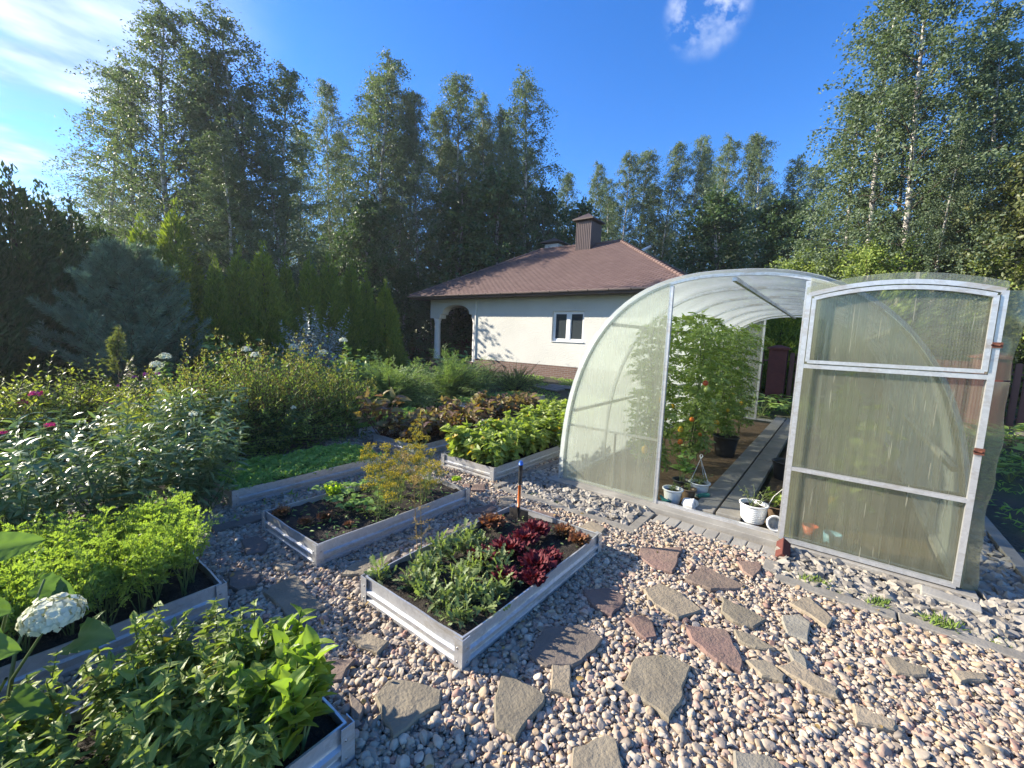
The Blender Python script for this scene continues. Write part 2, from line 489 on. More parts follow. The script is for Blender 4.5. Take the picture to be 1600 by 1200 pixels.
def polycarb(name, clear, tint, body, streak=.5, blur=.0, ribs=False):
    """weathered twin-wall sheet: light passes, some is scattered, some reflected"""
    m, t, p, o = mat(name)
    v = coords(t, (26.0, 26.0, .9), 'World')
    st = noise(t, v, 1.0, 5, .6, .35, .8)
    patch = noise(t, coords(t, 1.0, 'World'), 1.4, 5, .6, .3, .75)
    tr = N(t, 'ShaderNodeBsdfTransparent'); tr.inputs[0].default_value = (*tint, 1)
    df = N(t, 'ShaderNodeBsdfDiffuse'); tl = N(t, 'ShaderNodeBsdfTranslucent')
    bc = mix(t, patch, body, tuple(x*.72 for x in body))
    t.links.new(bc, df.inputs[0]); t.links.new(bc, tl.inputs[0])
    sc_ = N(t, 'ShaderNodeMixShader', Fac=.6)
    t.links.new(df.outputs[0], sc_.inputs[1]); t.links.new(tl.outputs[0], sc_.inputs[2])
    see = tr.outputs[0]
    if blur:
        rf = N(t, 'ShaderNodeBsdfRefraction', Roughness=.16, IOR=1.03); rf.inputs[0].default_value = (*tint, 1)
        bm = N(t, 'ShaderNodeMixShader', Fac=blur)
        t.links.new(tr.outputs[0], bm.inputs[1]); t.links.new(rf.outputs[0], bm.inputs[2])
        see = bm.outputs[0]
    f = M(t, 'ADD', 1-clear, M(t, 'MULTIPLY', M(t, 'SUBTRACT', st, .5), streak*.3), clamp=True)
    if ribs:
        sx = N(t, 'ShaderNodeSeparateXYZ'); t.links.new(coords(t, 1.0, 'World'), sx.inputs[0])
        rib = M(t, 'MULTIPLY', M(t, 'SINE', M(t, 'MULTIPLY', sx.outputs[0], 420.0)), .05)
        scr = noise(t, coords(t, (75.0, 75.0, 2.6), 'World'), 1.0, 1, .3, .735, .76)
        f = M(t, 'ADD', M(t, 'ADD', f, rib), M(t, 'MULTIPLY', scr, .55), clamp=True)
    m1 = N(t, 'ShaderNodeMixShader')
    t.links.new(f, m1.inputs[0]); t.links.new(see, m1.inputs[1]); t.links.new(sc_.outputs[0], m1.inputs[2])
    gl = N(t, 'ShaderNodeBsdfGlossy', Roughness=.12)
    lw = N(t, 'ShaderNodeLayerWeight', Blend=.5)
    m2 = N(t, 'ShaderNodeMixShader')
    t.links.new(M(t, 'MULTIPLY_ADD', M(t, 'POWER', lw.outputs['Facing'], 4.0), .35, .03), m2.inputs[0]); t.links.new(m1.outputs[0], m2.inputs[1]); t.links.new(gl.outputs[0], m2.inputs[2])
    t.links.new(m2.outputs[0], o.inputs[0])
    return m
MAT['pc_roof'] = polycarb('clear_polycarbonate', .56, (.93, .97, .97), (.86, .90, .89), .3)
MAT['pc_front'] = polycarb('frosted_polycarbonate', .66, (.95, .97, .93), (.80, .80, .66), .4)
MAT['pc_door'] = polycarb('yellowed_polycarbonate', .78, (.97, .98, .91), (.76, .74, .58), .5, .6, True)
MAT['pc_edge'] = polycarb('yellowed_film', .66, (.95, .94, .82), (.68, .64, .45), .7, .3)

def pebblemat():
    m, t, p, o = mat('pebble')
    at = attr(t, 'col', 'INSTANCER')
    v = coords(t, 1.0, 'World')
    c = mix(t, noise(t, v, 34, 5, .6), at.outputs['Color'], mix(t, .5, at.outputs['Color'], (.20, .18, .16)))
    t.links.new(c, p.inputs['Base Color'])
    p.inputs['Roughness'].default_value = .72
    bump(t, p, noise(t, v, 90, 4), .25, .003)
    return m
MAT['pebble'] = pebblemat()
def slate():
    m, t, p, o = mat('sandstone_slab')
    oi = N(t, 'ShaderNodeObjectInfo')
    v = coords(t, 1.0, 'World')
    lay = noise(t, v, 7, 7, .62, .35, .65)
    c = mix(t, lay, oi.outputs['Color'], mix(t, .45, oi.outputs['Color'], (.10, .085, .06)))
    c = mix(t, noise(t, v, 2.1, 4, .5, .45, .75), c, mix(t, .35, c, (.30, .24, .17)))
    t.links.new(c, p.inputs['Base Color'])
    p.inputs['Roughness'].default_value = .88
    bump(t, p, M(t, 'ADD', lay, M(t, 'MULTIPLY', noise(t, v, 60, 5), .35)), .55, .012)
    return m
MAT['slate'] = slate()
def groundmat():
    m, t, p, o = mat('garden_ground')
    v = coords(t, 1.0, 'World')
    c = mix(t, noise(t, v, 9, 6, .6), (.060, .050, .034), (.035, .032, .020))
    c = mix(t, noise(t, v, .55, 6, .6, .42, .6), c, mix(t, noise(t, v, 24, 4), (.05, .075, .02), (.09, .11, .035)))
    t.links.new(c, p.inputs['Base Color'])
    p.inputs['Roughness'].default_value = .95
    bump(t, p, noise(t, v, 30, 6), .9, .03)
    return m
MAT['ground'] = groundmat()
MAT['gravelbase'] = simple('gravel_base', (.24, .21, .18), (.11, .095, .08), 38, .9, bstr=.8, bscale=45, bdist=.02, kind='World')

# ------------------------------------------------------------------ leaves
TPL = {
    'rh': ([(0, 0), (.42, -.5), (1, 0), (.42, .5)], [(0, 1, 2), (0, 2, 3)]),
    'oval': ([(0, 0), (.28, -.43), (.65, -.40), (1, 0), (.65, .40), (.28, .43), (.33, 0), (.68, 0)],
             [(0, 1, 6), (1, 2, 7), (1, 7, 6), (2, 3, 7), (0, 6, 5), (6, 4, 5), (6, 7, 4), (7, 3, 4)]),
    'heart': ([(0, 0), (-.05, -.28), (.18, -.5), (.58, -.36), (1, 0), (.58, .36), (.18, .5), (-.05, .28), (.25, 0), (.62, 0)],
              [(0, 1, 2), (0, 2, 8), (2, 3, 9), (2, 9, 8), (3, 4, 9), (0, 6, 7), (0, 8, 6), (6, 9, 5), (6, 8, 9), (5, 9, 4)]),
    'tri': ([(0, 0), (.16, -.30), (.22, -.5), (.5, -.27), (1, 0), (.5, .27), (.22, .5), (.16, .30), (.28, 0), (.6, 0)],
            [(0, 1, 8), (1, 2, 8), (2, 3, 9), (2, 9, 8), (3, 4, 9), (0, 8, 7), (7, 8, 6), (6, 9, 5), (6, 8, 9), (5, 9, 4)]),
    'lobed': ([(0, 0), (.3, -.10), (.36, -.42), (.48, -.12), (.56, -.5), (.68, -.16), (.8, -.42), (1, 0), (.8, .42), (.68, .16), (.56, .5), (.48, .12), (.36, .42), (.3, .10)],
              [(0, 1, 13), (1, 2, 3), (3, 4, 5), (5, 6, 7), (1, 3, 13), (3, 11, 13), (3, 5, 11), (5, 9, 11), (5, 7, 9), (7, 8, 9), (9, 10, 11), (11, 12, 13)]),
}
def fine(outline, rows=9, cols=7, vein=.035):
    uv, w_, tr = [], [], []
    for i in range(rows):
        u = i/(rows-1)
        for j in range(cols):
            q = -1+2*j/(cols-1)
            hw = outline(u)
            uu = u-.16*abs(q)*hw*(1-u)
            uv.append((uu, q*hw*.5)); w_.append(vein*math.cos((u*4.5-abs(q)*.9)*2*math.pi)*abs(q)*hw-.05*(1-min(1, abs(q)*3)))
    for i in range(rows-1):
        for j in range(cols-1):
            a = i*cols+j
            tr += [(a, a+1, a+cols+1), (a, a+cols+1, a+cols)]
    return uv, tr, w_
TPL['fine_ovate'] = fine(lambda u: max(.02, (math.sin(math.pi*min(1, u**.75))**.8)*(1 if u < .9 else 1)))
TPL['fine_heart'] = fine(lambda u: max(.02, 1.02*(1-u**2.2)**.75*min(1, .62+u*2.2)), 11, 9, .07)
TPL['fine_tri'] = fine(lambda u: max(.02, (1-u)**.85*min(1, .12+u*5.2)*1.25 if u > .04 else .12), 9, 7, .05)
def add_leaves(g, tpl, P, D, Nn, L, W, rng, fold=.15, curl=.2, mat=0, rnd=None, smooth=True):
    P = np.asarray(P, float)
    m = len(P)
    if m == 0:
        return
    uv, tr, *wz = TPL[tpl]
    wz = np.array(wz[0]) if wz else np.zeros(len(uv))
    uv = np.array(uv); tr = np.array(tr)
    D = nrm(D)
    S = nrm(np.cross(Nn, D))
    Nn = np.cross(D, S)
    L = np.broadcast_to(L, (m,))[:, None, None]; W = np.broadcast_to(W, (m,))[:, None, None]
    u, v = uv[None, :, 0, None], uv[None, :, 1, None]
    V = P[:, None, :]+D[:, None, :]*u*L+S[:, None, :]*v*W+Nn[:, None, :]*(fold*np.abs(v)*2*W-curl*u*u*L+wz[None, :, None]*W)
    k = len(uv)
    Fa = (tr[None]+np.arange(m)[:, None, None]*k).reshape(-1, 3)
    if rnd is None:
        rnd = rng.random(m)
    g.add(V.reshape(-1, 3), Fa, mat, smooth, np.repeat(rnd, k))
def rv(rng, m):
    return nrm(rng.normal(size=(m, 3)))
UP = np.array([0, 0, 1.0])

def shoots(rng, S, Lf, bases, tips, nodes, tpl, L, W, start=.2, elev=.35, fold=.15, curl=.25, sag=0.0, per=2, r=.004, taper=.35, jit=.35, seg=5, smat=0, lmat=0):
    """stems from bases to tips with leaves in turns along them"""
    ts = np.linspace(0, 1, seg)
    Ps, Ds, Ns, Ls = [], [], [], []
    for b, e in zip(bases, tips):
        b = np.asarray(b, float); e = np.asarray(e, float)
        ln = np.linalg.norm(e-b)
        side = np.array([rng.normal(), rng.normal(), 0])*.05*ln
        def pt(t):
            t = np.asarray(t)[..., None]
            return b+(e-b)*t+side*np.sin(t*math.pi)+UP*(sag*ln*(4*t*(1-t)))
        if S is not None:
            S.tube(pt(ts), np.linspace(r, r*.4, seg), 4, smat, True, False)
        tn = start+(1-start)*(np.arange(nodes)+rng.random(nodes)*.6)/nodes
        base_az = rng.random()*6.28
        for q in range(per):
            az = base_az+np.arange(nodes)*2.4*(1 if per == 1 else .66)+q*2*math.pi/per+rng.normal(size=nodes)*jit
            T = nrm((e-b)[None])[0]
            A = nrm(np.cross(T, [0.3, .9, .2])); B = np.cross(T, A)
            out_ = np.cos(az)[:, None]*A+np.sin(az)[:, None]*B
            el = elev+rng.normal(size=nodes)*.25+tn*.25
            d = np.cos(el)[:, None]*out_+np.sin(el)[:, None]*(T*.5+UP*.5)
            Ps.append(pt(tn)); Ds.append(d)
            Ns.append(UP*1.0+T*.4+rng.normal(size=(nodes, 3))*.62)
            Ls.append((1-taper*tn)*(.75+.5*rng.random(nodes)))
    P = np.vstack(Ps); D = np.vstack(Ds); Nn = np.vstack(Ns); s = np.concatenate(Ls)
    add_leaves(Lf, tpl, P, D, Nn, L*s, W*s, rng, fold, curl, lmat)

def compound(rng, S, Lf, bases, tips, n1, len1, n2, tpl, L, W, start=.25, sag=.0, r=.003, taper=.5, spread=1.0, seg=5, smat=0, lmat=0):
    """stems with side branches that carry leaflets (feathery leaves, tomato leaves, juniper sprays)"""
    ts = np.linspace(0, 1, seg)
    P_, D_, N_, s_ = [], [], [], []
    for b, e in zip(bases, tips):
        b = np.asarray(b, float); e = np.asarray(e, float)
        ln = np.linalg.norm(e-b)
        def pt(t):
            t = np.asarray(t)[..., None]
            return b+(e-b)*t+UP*(sag*ln*(4*t*(1-t)))
        if S is not None:
            S.tube(pt(ts), np.linspace(r, r*.35, seg), 4, smat, True, False)
        T = nrm((e-b)[None])[0]
        A = nrm(np.cross(T, UP+rng.normal(size=3)*.2)); B = np.cross(A, T)
        for i in range(n1):
            t = start+(1-start)*(i+rng.random()*.5)/n1
            p0 = pt(t)
            for sgn in (-1, 1):
                dl = nrm((A*sgn*spread+T*(.55+.5*t)+B*rng.normal()*.45+rng.normal(size=3)*.15)[None])[0]
                l1 = len1*(1-taper*t)*(.7+.6*rng.random())
                tt = (np.arange(n2)+.5+rng.normal(size=n2)*.2)/n2
                sd = np.where(np.arange(n2) % 2 == 0, 1, -1)[:, None]
                P_.append(p0+dl*(tt*l1)[:, None]-UP*(tt**2*l1*.25)[:, None])
                D_.append(dl+np.cross(dl, B)*sd*.75+rng.normal(size=(n2, 3))*.25)
                N_.append(B+rng.normal(size=(n2, 3))*.35)
                s_.append((1-.4*t)*(.75+.5*rng.random(n2)))
    P = np.vstack(P_); s = np.concatenate(s_)
    add_leaves(Lf, tpl, P, np.vstack(D_), np.vstack(N_), L*s, W*s, rng, .12, .2, lmat)

def dome(rng, n, rx, ry, h, low=.15, inner=.0):
    """points on an uneven dome"""
    u = low+(1-low)*rng.random(n)
    az = rng.random(n)*6.283
    th = np.arccos(np.clip(u, 0, 1))
    k = 1-inner*rng.random(n)
    k = k*(1+.12*np.sin(az*3+u*5)+.08*np.sin(az*7-u*9))
    return np.stack([rx*np.sin(th)*np.cos(az)*k, ry*np.sin(th)*np.sin(az)*k, h*np.cos(th)*k], -1)
def flower_ball(g, rng, c, rad, n, size, flat=.8, mat=0):
    d = rv(rng, n); d[:, 2] = np.abs(d[:, 2])*1.0-.25
    d = nrm(d)
    P = np.array(c)+d*rad*np.array([1, 1, flat])*(.85+.25*rng.random((n, 1)))
    t = nrm(np.cross(d, rv(rng, n)))
    add_leaves(g, 'rh', P-t*size*.5, t+d*.25*rng.normal(size=(n, 1)), d, size*(.8+.4*rng.random(n)), size*.85, rng, .1, .1, mat)

# ------------------------------------------------------------------ the setting
g = Geo()
n = 60
s_ = np.sign(np.linspace(-1, 1, n))*np.abs(np.linspace(-1, 1, n))**3*900
X, Y = np.meshgrid(s_, s_, indexing='ij')
g.grid(X, Y, np.full_like(X, -.03))
tag(g.build('ground', MAT['ground']), kind='structure')
g = Geo()
g.box(-7.4, 3.2, -2.4, 5.2, -.028, -.010)
g.box(-2.75, -2.2, 5.2, 11.0, -.028, -.010)
tag(g.build('gravel_path', MAT['gravelbase']), kind='structure')

# raised beds ------------------------------------------------------------------
BEDH = .17
BEDS = {}
def bed(key, x0, x1, y0, y1, label, soil_z=.125, h=BEDH):
    root = empty('raised_bed', ((x0+x1)/2, (y0+y1)/2, 0), label, 'raised bed', 'galvanised raised beds')
    BEDS[key] = (x0, x1, y0, y1)
    cx, cy = (x1-x0)/2, (y1-y0)/2
    prof = [(-.009, h), (0, h), (0, h*.60), (.015, h*.555), (.015, h*.44), (0, h*.395), (0, h*.30), (.015, h*.255), (.015, h*.13), (0, h*.085), (0, 0), (-.004, 0),
            (-.004, h-.006), (-.009, h-.006)]
    prof = np.array(prof)
    rb = np.random.default_rng(int(abs(x0*77+y0*31)))
    def panel(name, off, half, sgn, ax):
        m = 15
        s = np.linspace(-1, 1, m)
        bow = (1-s*s)*(.004+.010*rb.random())*(1 if half > .5 else .4)+.0015*np.sin(s*9+rb.random()*6)
        dz = .002*np.sin(s*5+rb.random()*6)
        k = len(prof)
        V = np.zeros((m, k, 3))
        V[..., 0 if ax == 'y' else 1] = sgn*(prof[None, :, 0]+off-.004+bow[:, None]*(prof[None, :, 1]/h))
        V[..., 1 if ax == 'y' else 0] = (s*(half-.005))[:, None]
        V[..., 2] = prof[None, :, 1]+dz[:, None]*(prof[None, :, 1]/h)
        i, j = np.meshgrid(np.arange(m-1), np.arange(k), indexing='ij')
        j2 = (j+1) % k
        g = Geo(); g.add(V.reshape(-1, 3), np.stack([i*k+j, i*k+j2, (i+1)*k+j2, (i+1)*k+j], -1).reshape(-1, 4))
        g.F.append((np.arange(k)[None], 0, False)); g.F.append((np.arange(k)[None, ::-1]+(m-1)*k, 0, False))
        g.build(name, MAT['galv'], root)
    for sgn in (-1, 1):
        panel('side_panel', cx, cy, sgn, 'y')
        panel('end_panel', cy, cx, sgn, 'x')
    for sx in (-1, 1):
        for sy in (-1, 1):
            g = Geo()
            pw = .052
            a, b = sx*(cx+.014), sy*(cy+.014)
            L = [(a, b), (a-sx*pw, b), (a-sx*pw, b-sy*.004), (a-sx*.004, b-sy*.004), (a-sx*.004, b-sy*pw), (a, b-sy*pw)]
            g.prism(L, 0, h+.003)
            p = g.build('corner_post', MAT['galv'], root)
            for z in (.3, .72):
                if key in 'ABCDEF' and sy < 0:
                    g = Geo(); g.lathe([(0, .003), (.005, .002), (.006, 0)], (a-sx*.034, b, h*z), 8, axis=((1, 0, 0), (0, 0, sy), (0, -sy, 0))); g.build('screw', MAT['screw'], p)
                if key in 'ABCDEF' and sx > 0:
                    g = Geo(); g.lathe([(0, .003), (.005, .002), (.006, 0)], (a, b-sy*.034, h*z), 8, axis=((0, 0, sx), (0, 1, 0), (-sx, 0, 0))); g.build('screw', MAT['screw'], p)
    rng = np.random.default_rng(int(abs(x0*100+y0*10)))
    xs = np.linspace(-cx+.012, cx-.012, 26); ys = np.linspace(-cy+.012, cy-.012, 44)
    X, Y = np.meshgrid(xs, ys, indexing='ij')
    Z = soil_z+rng.normal(size=X.shape)*.007+.012*np.sin(X*9+y0)*np.cos(Y*7)
    g = Geo(); g.grid(X, Y, Z)
    g.build('soil', MAT['soil'], root)
    return root
bed('A', -2.07, -1.27, 1.35, 2.79, 'galvanised raised bed with red lettuce and a spade standing in it')
bed('B', -3.41, -2.61, 1.35, 2.79, 'galvanised raised bed with yellow flowering dill and strawberry plants')
bed('E', -4.83, -4.03, 1.35, 2.90, 'galvanised raised bed filled level with low green leaves beside the tall phlox', .15)
bed('C', -3.41, -2.58, -.75, .80, 'galvanised raised bed of feathery carrot tops behind the white hydrangea flower')
bed('D', -2.09, -1.285, -.80, .775, 'galvanised raised bed overgrown with pointed spinach leaves, cut by the bottom edge of the photo')
bed('F', -3.62, -2.83, 3.42, 4.95, 'galvanised raised bed of yellow green beans beside the greenhouse corner')
bed('I', -4.1, -3.0, 5.4, 7.9, 'galvanised raised bed of beans farther back towards the house')
bed('G', -4.98, -4.10, 3.42, 4.95, 'galvanised raised bed overgrown with dark red leaved beets')
bed('J', -5.2, -4.45, 5.4, 6.9, 'galvanised raised bed of leafy plants behind the beets')
bed('H', -6.35, -5.42, 3.46, 5.1, 'galvanised raised bed of low green leaves in front of the juniper', .15)
bed('K', -6.55, -5.6, 6.3, 8.6, 'galvanised raised bed with a green mat between the juniper and the beans', .15)

# edging, pavers -----------------------------------------------------------------
def block(name, x0, x1, y0, y1, z0, z1, m, label, cat, group=None, rz=0, b=.006):
    g = Geo()
    g.box(-(x1-x0)/2, (x1-x0)/2, -(y1-y0)/2, (y1-y0)/2, 0, z1-z0)
    o = g.build(name, m, None, ((x0+x1)/2, (y0+y1)/2, z0))
    o.rotation_euler[2] = rz
    bev(o, b)
    return tag(o, label, cat, group)
K = 'concrete edging strips'
block('concrete_edging', -2.62, -1.19, 3.27, 3.36, -.02, .035, MAT['concrete_dark'], 'concrete edging strip between the spade bed and the crushed stone by the greenhouse', 'edging', K)
block('concrete_edging', -1.27, -1.19, 3.364, 3.78, -.02, .035, MAT['concrete_dark'], 'short concrete edging strip ending beside the row of small pavers', 'edging', K)
block('concrete_edging', -.20, .42, 3.24, 3.34, -.02, .04, MAT['concrete_dark'], 'concrete edging strip in front of the open greenhouse door', 'edging', K, R(-1.2))
block('concrete_edging', .43, 1.75, 3.235, 3.33, -.02, .04, MAT['concrete_dark'], 'concrete edging strip running out to the right edge of the photo', 'edging', K, R(-1.0))
block('concrete_edging', -.285, -.195, 3.352, 3.53, -.02, .04, MAT['concrete_dark'], 'stub of concrete edging turned towards the red brick', 'edging', K)
block('concrete_edging', -2.73, -2.66, 3.30, 10.6, -.02, .04, MAT['concrete_dark'], 'concrete edging strip running along the bean beds beside the greenhouse', 'edging', K)
block('concrete_edging', 1.18, 1.27, 4.2, 9.5, -.02, .05, MAT['concrete_dark'], 'dark concrete edging strip in the shade behind the open door', 'edging', K)
PV = 'small grey pavers at the greenhouse threshold'
names = ['grey paver next to the short edging strip, first of the row', 'grey paver second from the short edging strip', 'grey paver third from the short edging strip',
         'grey paver just left of the middle of the row below the threshold', 'grey paver in the middle of the row below the threshold', 'grey paver just right of the middle of the row below the threshold',
         'grey paver third from the red brick', 'grey paver second from the red brick', 'grey paver right beside the red brick']
for i, lb in enumerate(names):
    x = -1.165+i*.1045
    o = block('paver', x, x+.100, 3.60+.006*math.sin(i*2.1)-i*.003, 3.80-i*.003, -.02, .028+.004*math.sin(i*1.7), MAT['concrete'], lb, 'paver', PV, R(-1.5), .007)
o = block('paver', -.07, .0, 0, .2, 0, .07, MAT['brickred'], 'red brick leaning against the greenhouse base at the end of the pavers', 'brick')
o.location = (-.215, 3.72, .03); o.rotation_euler = (R(18), R(38), R(15)); o.name = 'brick'
o = block('concrete_block', 0, .27, 0, .09, 0, .06, MAT['concrete'], 'pale grey block set under the free corner of the open greenhouse door', 'block')
o.location = (.70, 3.70, .012); o.rotation_euler = (R(8), R(3), R(-4))
block('concrete_beam', -2.42, .86, 3.86, 4.06, -.02, .05, MAT['concrete'], 'long concrete beam under the front of the greenhouse', 'base')

# flagstones ------------------------------------------------------------------
COLS = {'red': (.215, .13, .105), 'darkred': (.15, .098, .085), 'brown': (.20, .14, .11), 'tan': (.30, .245, .17), 'olive': (.24, .205, .145), 'grey': (.27, .25, .20), 'dark': (.155, .125, .105)}
STONES = [
 ('red', 'red brown trapezoid slab just below the pavers', [(1000,855),(1066,855),(1060,875),(1050,894),(1020,885),(999,869)]),
 ('brown', 'wide brown slab with a notched edge between the pavers and the tan slabs', [(1095,882),(1130,898),(1164,913),(1150,920),(1110,921),(1070,905)]),
 ('red', 'small red slab just left of the stub of edging', [(1150,877),(1185,877),(1190,887),(1176,901),(1160,892)]),
 ('tan', 'large cracked tan slab below the wide brown slab', [(1006,920),(1030,911),(1062,925),(1097,952),(1060,965),(1020,942)]),
 ('darkred', 'dark red five sided slab beside the long side of the lettuce bed', [(910,922),(950,917),(977,930),(975,942),(955,961),(925,945)]),
 ('red', 'small bright red slab below the cracked tan slab', [(977,965),(1000,960),(1020,972),(1027,995),(1010,997),(995,987)]),
 ('olive', 'olive slab right of the cracked tan slab', [(1127,932),(1160,947),(1197,967),(1177,980),(1145,970),(1127,955)]),
 ('tan', 'bright tan wedge closest to the edging in front of the open door', [(1232,940),(1265,932),(1302,967),(1292,980),(1265,960)]),
 ('grey', 'upright grey slab below the bright tan wedge', [(1222,960),(1250,959),(1267,972),(1262,1002),(1230,990)]),
 ('red', 'large red slab in the middle of the gravel', [(1068,977),(1135,982),(1160,1030),(1157,1047),(1120,1032),(1080,1000)]),
 ('olive', 'narrow olive slab touching the point of the large red slab', [(1147,982),(1180,992),(1212,1015),(1180,1012),(1155,1000)]),
 ('grey', 'narrow grey slab leading down to the long tan slab', [(1227,1007),(1257,1025),(1262,1045),(1240,1032)]),
 ('olive', 'small olive slab left of the long tan slab', [(1165,1030),(1195,1030),(1226,1055),(1225,1066),(1190,1056)]),
 ('tan', 'long tan slab lying at a slant in the gravel', [(1215,1040),(1240,1030),(1312,1077),(1310,1090),(1270,1075)]),
 ('dark', 'large dark brown slab with a dill shadow beside the lettuce bed', [(850,980),(907,975),(942,997),(930,1015),(895,1040),(855,1040),(825,1022)]),
 ('tan', 'small upright tan slab below the large dark brown one', [(862,1037),(890,1037),(894,1088),(860,1078)]),
 ('olive', 'largest olive slab, five sided, in the open gravel', [(992,1027),(1040,1021),(1080,1040),(1062,1100),(1045,1125),(972,1070)]),
 ('olive', 'olive slab with a pointed lower end before the near corner of the lettuce bed', [(785,1047),(852,1085),(850,1098),(805,1155),(775,1135),(772,1090)]),
 ('olive', 'olive slab cut by the bottom edge of the photo near the middle', [(895,1167),(950,1148),(967,1165),(978,1215),(892,1215)]),
 ('grey', 'grey slab at the bottom edge of the photo towards the right', [(1145,1172),(1195,1177),(1225,1195),(1222,1225),(1150,1225)]),
 ('olive', 'thick olive slab far out to the right under the edging', [(1380,1025),(1400,1025),(1452,1045),(1450,1055),(1400,1050)]),
 ('tan', 'thick tan slab alone in the gravel near the bottom right corner', [(1332,1097),(1400,1125),(1400,1142),(1340,1130)]),
 ('tan', 'flat tan slab farthest to the right in the gravel', [(1485,1045),(1540,1052),(1545,1062),(1500,1065)]),
 ('olive', 'big slab carrying a round leaf shadow beside the spinach bed', [(585,1087),(607,1062),(650,1064),(690,1077),(687,1100),(650,1122),(615,1152),(600,1125)]),
 ('tan', 'light tan slab before the short side of the lettuce bed', [(545,995),(580,989),(609,1002),(590,1020),(562,1010)]),
 ('brown', 'reddish brown slab half covered by the bright chard leaves', [(500,1031),(557,1029),(535,1062),(500,1064)]),
 ('dark', 'dark slab against the corner of the spinach bed', [(545,1082),(570,1102),(560,1125),(548,1120)]),
 ('olive', 'broad olive slab in front of the short side of the dill bed', [(411,926),(460,900),(485,925),(512,947),(455,963),(440,950)]),
 ('olive', 'dappled slab just behind the spinach bed', [(427,964),(467,964),(470,982),(437,993)]),
 ('tan', 'small tan slab at the foot of the dill bed', [(426,882),(445,876),(461,884),(460,891),(432,890)]),
 ('dark', 'dark slab near the far corner of the dill bed short side', [(378,842),(402,836),(420,852),(412,864),(385,868)]),
 ('dark', 'dark slab at the corner of the carrot bed', [(356,898),(378,888),(408,895),(400,915),(372,922),(357,915)]),
 ('dark', 'dark brown slab lying against the long side of the carrot bed', [(290,1000),(330,968),(360,966),(358,990),(330,1015),(295,1018)]),
 ('olive', 'long slab in the path between the dill bed and the lettuce bed', [(532,898),(550,880),(625,857),(617,870),(585,897)]),
 ('olive', 'long narrow slab farther along the path between the two front beds', [(690,832),(735,816),(738,822),(712,836)]),
 ('darkred', 'dark red triangular slab beyond the dill bed', [(727,799),(770,786),(777,794),(762,801)]),
 ('tan', 'squarish tan slab behind the spade bed', [(779,790),(782,775),(806,776),(802,790)]),
 ('red', 'red slab lying before the near corner of the bean bed', [(738,757),(758,756),(758,766),(736,766)]),
 ('red', 'broken red piece beside the slab before the bean bed', [(723,757),(735,756),(733,764),(724,763)]),
 ('red', 'red slab behind the spade blade', [(828,798),(838,796),(870,803),(868,809),(840,807)]),
 ('tan', 'tan slab at the far right corner of the lettuce bed', [(905,822),(925,814),(947,825),(940,833)]),
 ('dark', 'dark slab in the path between the dill bed and the level green bed', [(330,822),(413,802),(420,808),(335,831)]),
 ('brown', 'brown slab in the shaded path before the beet bed', [(582,701),(610,703),(605,713),(586,713)]),
 ('brown', 'brown slab in the shaded path before the corner of the green mat bed', [(566,690),(590,684),(600,690),(578,696)]),
]
rs = np.random.default_rng(5)
STONE_POLY = []
SHORT = {'brown': 'sandstone', 'tan': 'sandstone'}
for ci, lb, px_ in STONES:
    P = np.array([gp(x, y, .045)[:2] for x, y in px_])
    c = P.mean(0)
    Q = []
    for i in range(len(P)):
        a, b = P[i], P[(i+1) % len(P)]
        k = max(2, int(np.linalg.norm(b-a)/.05))
        nn = np.array([b[1]-a[1], a[0]-b[0]])/max(np.linalg.norm(b-a), 1e-6)
        for j in range(k):
            Q.append(a+(b-a)*j/k+nn*rs.normal()*.005*(1 if j else .3))
    Q = np.array(Q)-c
    if np.sum(Q[:, 0]*np.roll(Q[:, 1], -1)-np.roll(Q[:, 0], -1)*Q[:, 1]) < 0:
        Q = Q[::-1]
    STONE_POLY.append(Q+c)
    k = len(Q)
    ins = 1-.007/np.maximum(np.linalg.norm(Q, axis=1, keepdims=True), .03)
    g = Geo()
    z0, z1, z2 = -.015, .040, .047
    V = np.vstack([np.column_stack([Q*1.01, np.full(k, z0)]), np.column_stack([Q*(1+rs.normal(size=(k, 1))*.012), np.full(k, z1)]), np.column_stack([Q*ins, np.full(k, z2)])])
    i = np.arange(k); i2 = (i+1) % k
    g.add(V, np.vstack([np.stack([i, i2, i2+k, i+k], -1), np.stack([i+k, i2+k, i2+2*k, i+2*k], -1)]), 0)
    g.F.append((np.arange(k)[None]+2*k, 0, False))
    o = g.build('flagstone', MAT['slate'], None, (c[0], c[1], 0))
    o.rotation_euler = (rs.normal()*.018, rs.normal()*.018, 0)
    v = 1+rs.normal()*.06
    o.color = tuple(x*v for x in COLS[ci])+(1,)
    tag(o, lb, 'flagstone', 'sandstone flagstones in the gravel')

